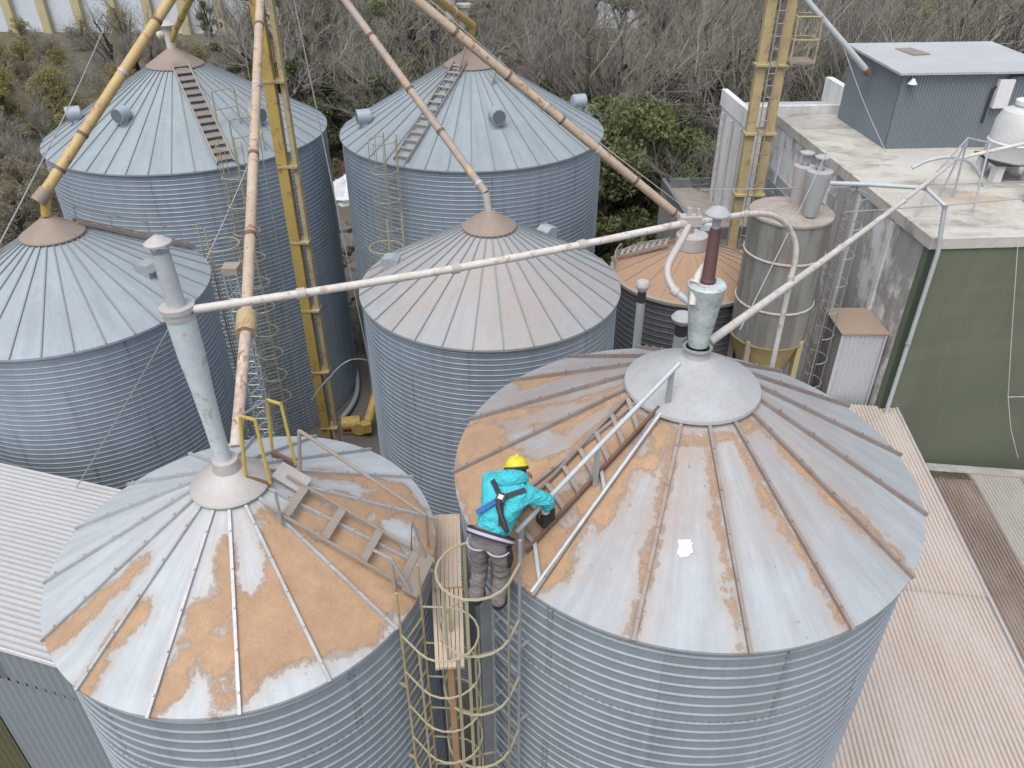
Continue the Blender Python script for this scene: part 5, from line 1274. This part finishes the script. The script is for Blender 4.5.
for i in range(30):
    y=rnd.uniform(44,74); r_=rnd.uniform(-.72,-.36); plant('yellow' if rnd.random()<.5 else 'ochre',r_*y,y,rnd.uniform(.7,1.15))
for i in range(16):
    y=rnd.uniform(50,86); plant('bare',rnd.uniform(-.48,-.28)*y,y,rnd.uniform(.5,.75))
# undergrowth
m=MB(); rg=random.Random(3)
for i in range(26000):
    y=30.5+ (rg.random()**1.6)*40; x=rg.uniform(-.85,.85)*y; z=abs(rg.gauss(0,.45))
    if abs(x/y+.235)<.05 and y<45 or (6<x<30 and y<31.5): continue
    p=Vector((x,y,z)); s=rg.uniform(.1,.3); a=Vector((rg.gauss(0,1),rg.gauss(0,1),rg.gauss(0,1))).normalized(); b_=a.orthogonal()
    m.quad([p,p+b_*s*.25,p+a*s])
for i in range(9000):
    y=30.5+rg.random()*30; x=rg.uniform(-.85,.85)*y
    if abs(x/y+.235)<.05 and y<45 or (6<x<30 and y<31.5): continue
    p=Vector((x,y,0)); q=p+Vector((rg.gauss(0,.4),rg.gauss(0,.4),rg.uniform(.5,1.6))); d=Vector((.012,0,0))
    m.quad([p-d,p+d,q])
tag(m.build('undergrowth',M['litter']),'low brown undergrowth and brush on the woodland floor','undergrowth',kind='stuff')
# far buildings
t=thing('far_warehouse','far pale blue warehouse wall with yellow columns beyond the scrub','building',(-50,97,0))
m=MB(); m.box((-52,98,6),(60,4,12),R_(-3)); m.build('wall',M['far_wall'],t)
for i in range(15):
    x=-79.5+i*3.95; m=MB(); m.box((x,95.6-(x+52)*math.tan(R_(3)),6),(.95,.7,12.2),R_(-3)); m.build('column',M['far_col'],t)
t=thing('far_house','far white house half hidden by the bare trees','building',(13,100,0))
m=MB(); m.box((14,101,3),(9,5,6)); m.build('wall',M['far_wall'],t)
m=MB(); m.prism([(9,98),(19,98),(19,104),(9,104)],6.002,6.4); m.build('roof',M['pent_roof'],t)

# ------------------------------------------------------------------ camera, light, view
cam=bpy.data.cameras.new('camera'); co=bpy.data.objects.new('camera',cam); col.objects.link(co); sc.camera=co
co.location=(0,0,HC); co.rotation_euler=(PI/2-PITCH,0,0); cam.sensor_width=36; cam.lens=FPX/1024*36; cam.clip_start=.1; cam.clip_end=1500
az,el=R_(200),R_(64)
sun=bpy.data.lights.new('sun','SUN'); so=bpy.data.objects.new('sun',sun); col.objects.link(so); sun.energy=.95; sun.angle=R_(38); sun.color=(1,.97,.93)
dirv=Vector((math.sin(az)*math.cos(el),math.cos(az)*math.cos(el),math.sin(el))); so.rotation_euler=dirv.to_track_quat('Z','Y').to_euler()
w=bpy.data.worlds.new('World'); sc.world=w; w.use_nodes=True; nt=w.node_tree
sky=nt.nodes.new('ShaderNodeTexSky'); sky.sky_type='NISHITA'; sky.sun_disc=False; sky.sun_elevation=el; sky.sun_rotation=az; sky.air_density=1.0; sky.dust_density=4.0; sky.ozone_density=1.0
bg=nt.nodes['Background']; hs_=nt.nodes.new('ShaderNodeHueSaturation'); hs_.inputs['Saturation'].default_value=.5; nt.links.new(sky.outputs[0],hs_.inputs['Color']); nt.links.new(hs_.outputs[0],bg.inputs[0]); bg.inputs[1].default_value=.15
vs=sc.view_settings; vs.view_transform='Standard'; vs.look='None'; vs.gamma=1; vs.use_curve_mapping=False; vs.exposure=.48
sc.cycles.use_denoising=True
